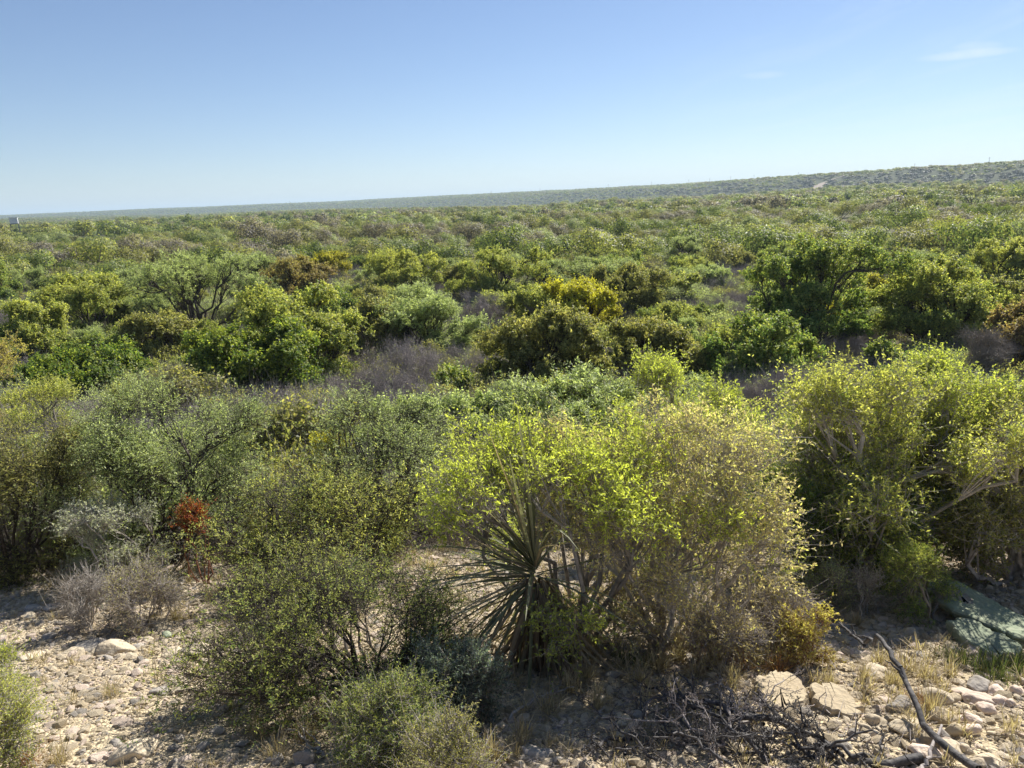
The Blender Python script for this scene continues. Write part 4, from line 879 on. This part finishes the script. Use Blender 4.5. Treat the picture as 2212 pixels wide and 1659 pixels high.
for px, py, k, s in [(238, 1505, 0, .7), (2010, 1545, 7, .8), (1985, 1530, 6, .7), (1240, 1440, 0, 1.0), (1265, 1470, 1, .9), (1230, 1495, 2, .9), (1290, 1530, 3, .8), (1180, 1540, 0, 1), (1380, 1480, 1, 1),
                     (1420, 1450, 2, 1), (1460, 1430, 3, 1), (1500, 1460, 0, .9), (1540, 1440, 1, 1), (1600, 1450, 6, 1), (1580, 1480, 2, .9), (1640, 1440, 3, 1), (1680, 1460, 6, .9), (1130, 1600, 1, .9), (1060, 1640, 2, .9), (600, 1640, 0, .9),
                     (660, 1600, 3, .9), (700, 1560, 1, 1), (560, 1590, 2, .8), (330, 1350, 0, .9), (380, 1340, 3, .8), (130, 1650, 0, .8), (60, 1655, 6, .8), (1900, 1440, 2, .8), (1960, 1450, 0, .9), (2000, 1470, 1, .8), (2050, 1460, 2, .8),
                     (1870, 1470, 3, .7), (1930, 1480, 1, .8), (1790, 1480, 2, .7), (1250, 1370, 0, 1.1), (1280, 1420, 7, .9), (1450, 1390, 7, .9), (1530, 1400, 6, .9), (1850, 1350, 2, .7), (1780, 1340, 6, .8), (1700, 1500, 0, .6)]:
    tuft(px, py, k, s, 'rusty dry grass tuft' if k == 6 else 'tall straw grass tuft' if k == 7 else 'wispy straw grass tuft')
for px, py, k, s in [(2130, 1448, 4, 1), (2170, 1452, 5, 1.1), (2200, 1460, 4, 1), (2090, 1440, 5, .9), (2215, 1440, 4, 1), (2060, 1425, 5, .8), (2150, 1470, 4, .9), (1385, 1440, 5, .9), (1350, 1430, 4, .8)]:
    tuft(px, py, k, s, 'fresh green grass tuft')
def litter():   # fine dry straw and twigs on the gravel
    rng = np.random.RandomState(3); ps = []
    for k in range(6):
        mb = MB()
        for _ in range(7 if k < 4 else 22):
            if k < 4:
                a = rng.normal(0, .05, 3)*np.array([1, 1, .15]); b = a+rng.normal(0, .09, 3)*np.array([1, 1, .2]); tubes(mb, [a], [b], .0016, .0008, 3)
            else:
                a = rng.uniform(0, 6.28); e = math.radians(rng.uniform(25, 85)); blade(mb, [rng.normal(0, .02), rng.normal(0, .02), 0], [math.cos(a)*math.cos(e), math.sin(a)*math.cos(e), math.sin(e)], rng.uniform(.05, .12), .0035, .6, STR[rng.randint(3)], rng, 3)
        ps.append(mb.data("litter_kind", [W_DRY if k < 4 else STRAW]))
    N = 5200; x = rng.uniform(-6, 6, N); y = rng.uniform(2.7, 9.3, N)
    zone = np.exp(-((x-1.3)/1.5)**2)+np.exp(-((y-8.)/1.2)**2)*.8+.12+.5*np.exp(-((x+.7)/.8)**2-((y-3.6)/.8)**2)
    k = rng.rand(N) < np.clip(zone, 0, 1); x, y = x[k], y[k]; n = len(x); s = rng.uniform(.6, 1.5, n)
    scatter("plant_litter", "fine dry straw and twigs strewn over the gravel", ps, np.column_stack([x, y, ground(x, y)+.012]), np.stack([0*x, 0*x, rng.uniform(0, 6.28, n)], 1), np.stack([s]*3, 1), rng.randint(0, 6, n))
litter()

# ------------------------------------------------------------------ far man-made things
def box(mb, c, s, rz=0):
    v = np.array([[x, y, z] for z in (-.5, .5) for y in (-.5, .5) for x in (-.5, .5)])*np.array(s)
    R_ = np.array([[math.cos(rz), -math.sin(rz), 0], [math.sin(rz), math.cos(rz), 0], [0, 0, 1]]); v = v@R_.T+np.array(c)
    mb.add(v, [[0, 2, 3, 1], [4, 5, 7, 6], [0, 1, 5, 4], [2, 6, 7, 3], [0, 4, 6, 2], [1, 3, 7, 5]])
def far_at(px, r):
    az = math.atan(((px/2212*1024)-512)/F*math.cos(PITCH)); x, y = math.sin(az)*r, math.cos(az)*r; return x, y, gz(x, y)
def blind():
    x, y, z = far_at(42, 285); o = empty('hunting_blind', (x, y, z-.1), .5); tag(o, 'white box-shaped hunting blind raised on stilts above the far brush', 'hunting blind')
    wh = flat_material("blind_white", (.8, .8, .8), .45); gy = flat_material("blind_dark", (.10, .11, .11), .7)
    h = 6.15-z; a = MB(); box(a, (0, 0, h+1.0), (2.2, 1.9, 1.8)); a.build('cabin', wh, o)
    a = MB(); box(a, (0, 0, h), (2.5, 2.2, .16)); a.build('platform', gy, o)
    a = MB(); box(a, (0, 0, h+1.95), (2.45, 2.15, .10)); a.build('roof', wh, o)
    for sx in (-1, 1):
        for sy in (-1, 1):
            a = MB(); tubes(a, [(sx*1.35, sy*1.2, -.2)], [(sx*1.0, sy*.85, h-.05)], .07, .07, 6); a.build('leg', gy, o)
    a = MB(); tubes(a, [(1.25, -1.9, 0)], [(1.0, -1.15, h)], .04, .04, 5); tubes(a, [(1.65, -1.9, 0)], [(1.4, -1.15, h)], .04, .04, 5)
    for k in range(14):
        t = (k+.5)/14; tubes(a, [(1.25-.25*t, -1.9+.75*t, h*t)], [(1.65-.25*t, -1.9+.75*t, h*t)], .025, .025, 4)
    a.build('ladder', gy, o)
blind()
def post():
    x, y, z = far_at(190, 270); o = empty('marker_post', (x, y, z), 0); tag(o, 'cream T-shaped marker post sticking up from the brush near the white blind', 'post')
    cr = flat_material("post_cream", (.75, .7, .5)); a = MB(); tubes(a, [(0, 0, 0)], [(0, 0, 5.7-z)], .07, .07, 8); a.build('pole', W_DARK, o); a = MB(); box(a, (0, 0, 6.3-z), (.26, .1, 1.2)); a.build('sign_plate', cr, o); a = MB(); box(a, (-.1, 0, 6.95-z), (.7, .16, .25)); a.build('crossbar', cr, o)
post()
pw = wood_material("pole_wood", (.08, .07, .06), (.16, .14, .12), 2)
def pole_parts():
    a = MB(); tubes(a, [(0, 0, -1)], [(0, 0, 14)], .28, .2, 7); p = a.data('pole', [pw]); b = MB(); box(b, (0, 0, 13.0), (3.2, .22, .24)); box(b, (0, 0, 11.8), (2.4, .2, .22)); return p, b.data('crossarm', [pw])
pp = pole_parts()
LB = {2143: 'tallest', 1984: 'lonely', 1735: 'dark', 1590: 'faint', 1545: 'slim', 1500: 'weathered', 1420: 'thin', 1327: 'small', 1180: 'tiny', 1075: 'hair-thin', 640: 'minute', 1640: 'plain'}
for px, ad_ in LB.items():
    az = math.atan(((px/2212*1024)-512)/F*math.cos(PITCH)); r = float(np.interp(az, AZ, DC))*.99; x, y, z = far_at(px, r); s = .75 if px < 2000 else 1.0
    o = empty('utility_pole', (x, y, z), random.Random(px).uniform(-.4, .4)); o.scale = (s*r/1900+.3, s*r/1900+.3, s)
    loc = ('above the pale dirt track' if 1680 < px < 1800 else 'over the dark plateau band' if px > 2000 else 'between the dirt track and the tallest pole' if px > 1800 else 'on the plateau skyline short of the dirt track' if px > 1300 else 'on the low distant skyline')
    tag(o, f'{ad_} utility pole {loc}', 'utility pole', 'utility poles on the plateau skyline')
    for me in pp:
        c = bpy.data.objects.new(me.name, me); sc.collection.objects.link(c); c.parent = o

# ------------------------------------------------------------------ haze
def haze():
    mb = MB(); box(mb, (0, 0, 55), (24000, 24000, 190)); m, n, l = newmat("haze_air"); n.clear()
    out = n.new("ShaderNodeOutputMaterial"); pv = n.new("ShaderNodeVolumePrincipled")
    pv.inputs["Density"].default_value = 1.9e-4; pv.inputs["Color"].default_value = (.66, .84, 1, 1); pv.inputs["Anisotropy"].default_value = .1
    l.new(pv.outputs[0], out.inputs["Volume"]); o = mb.build("haze", m); tag(o, kind='stuff')
haze()
print("done")
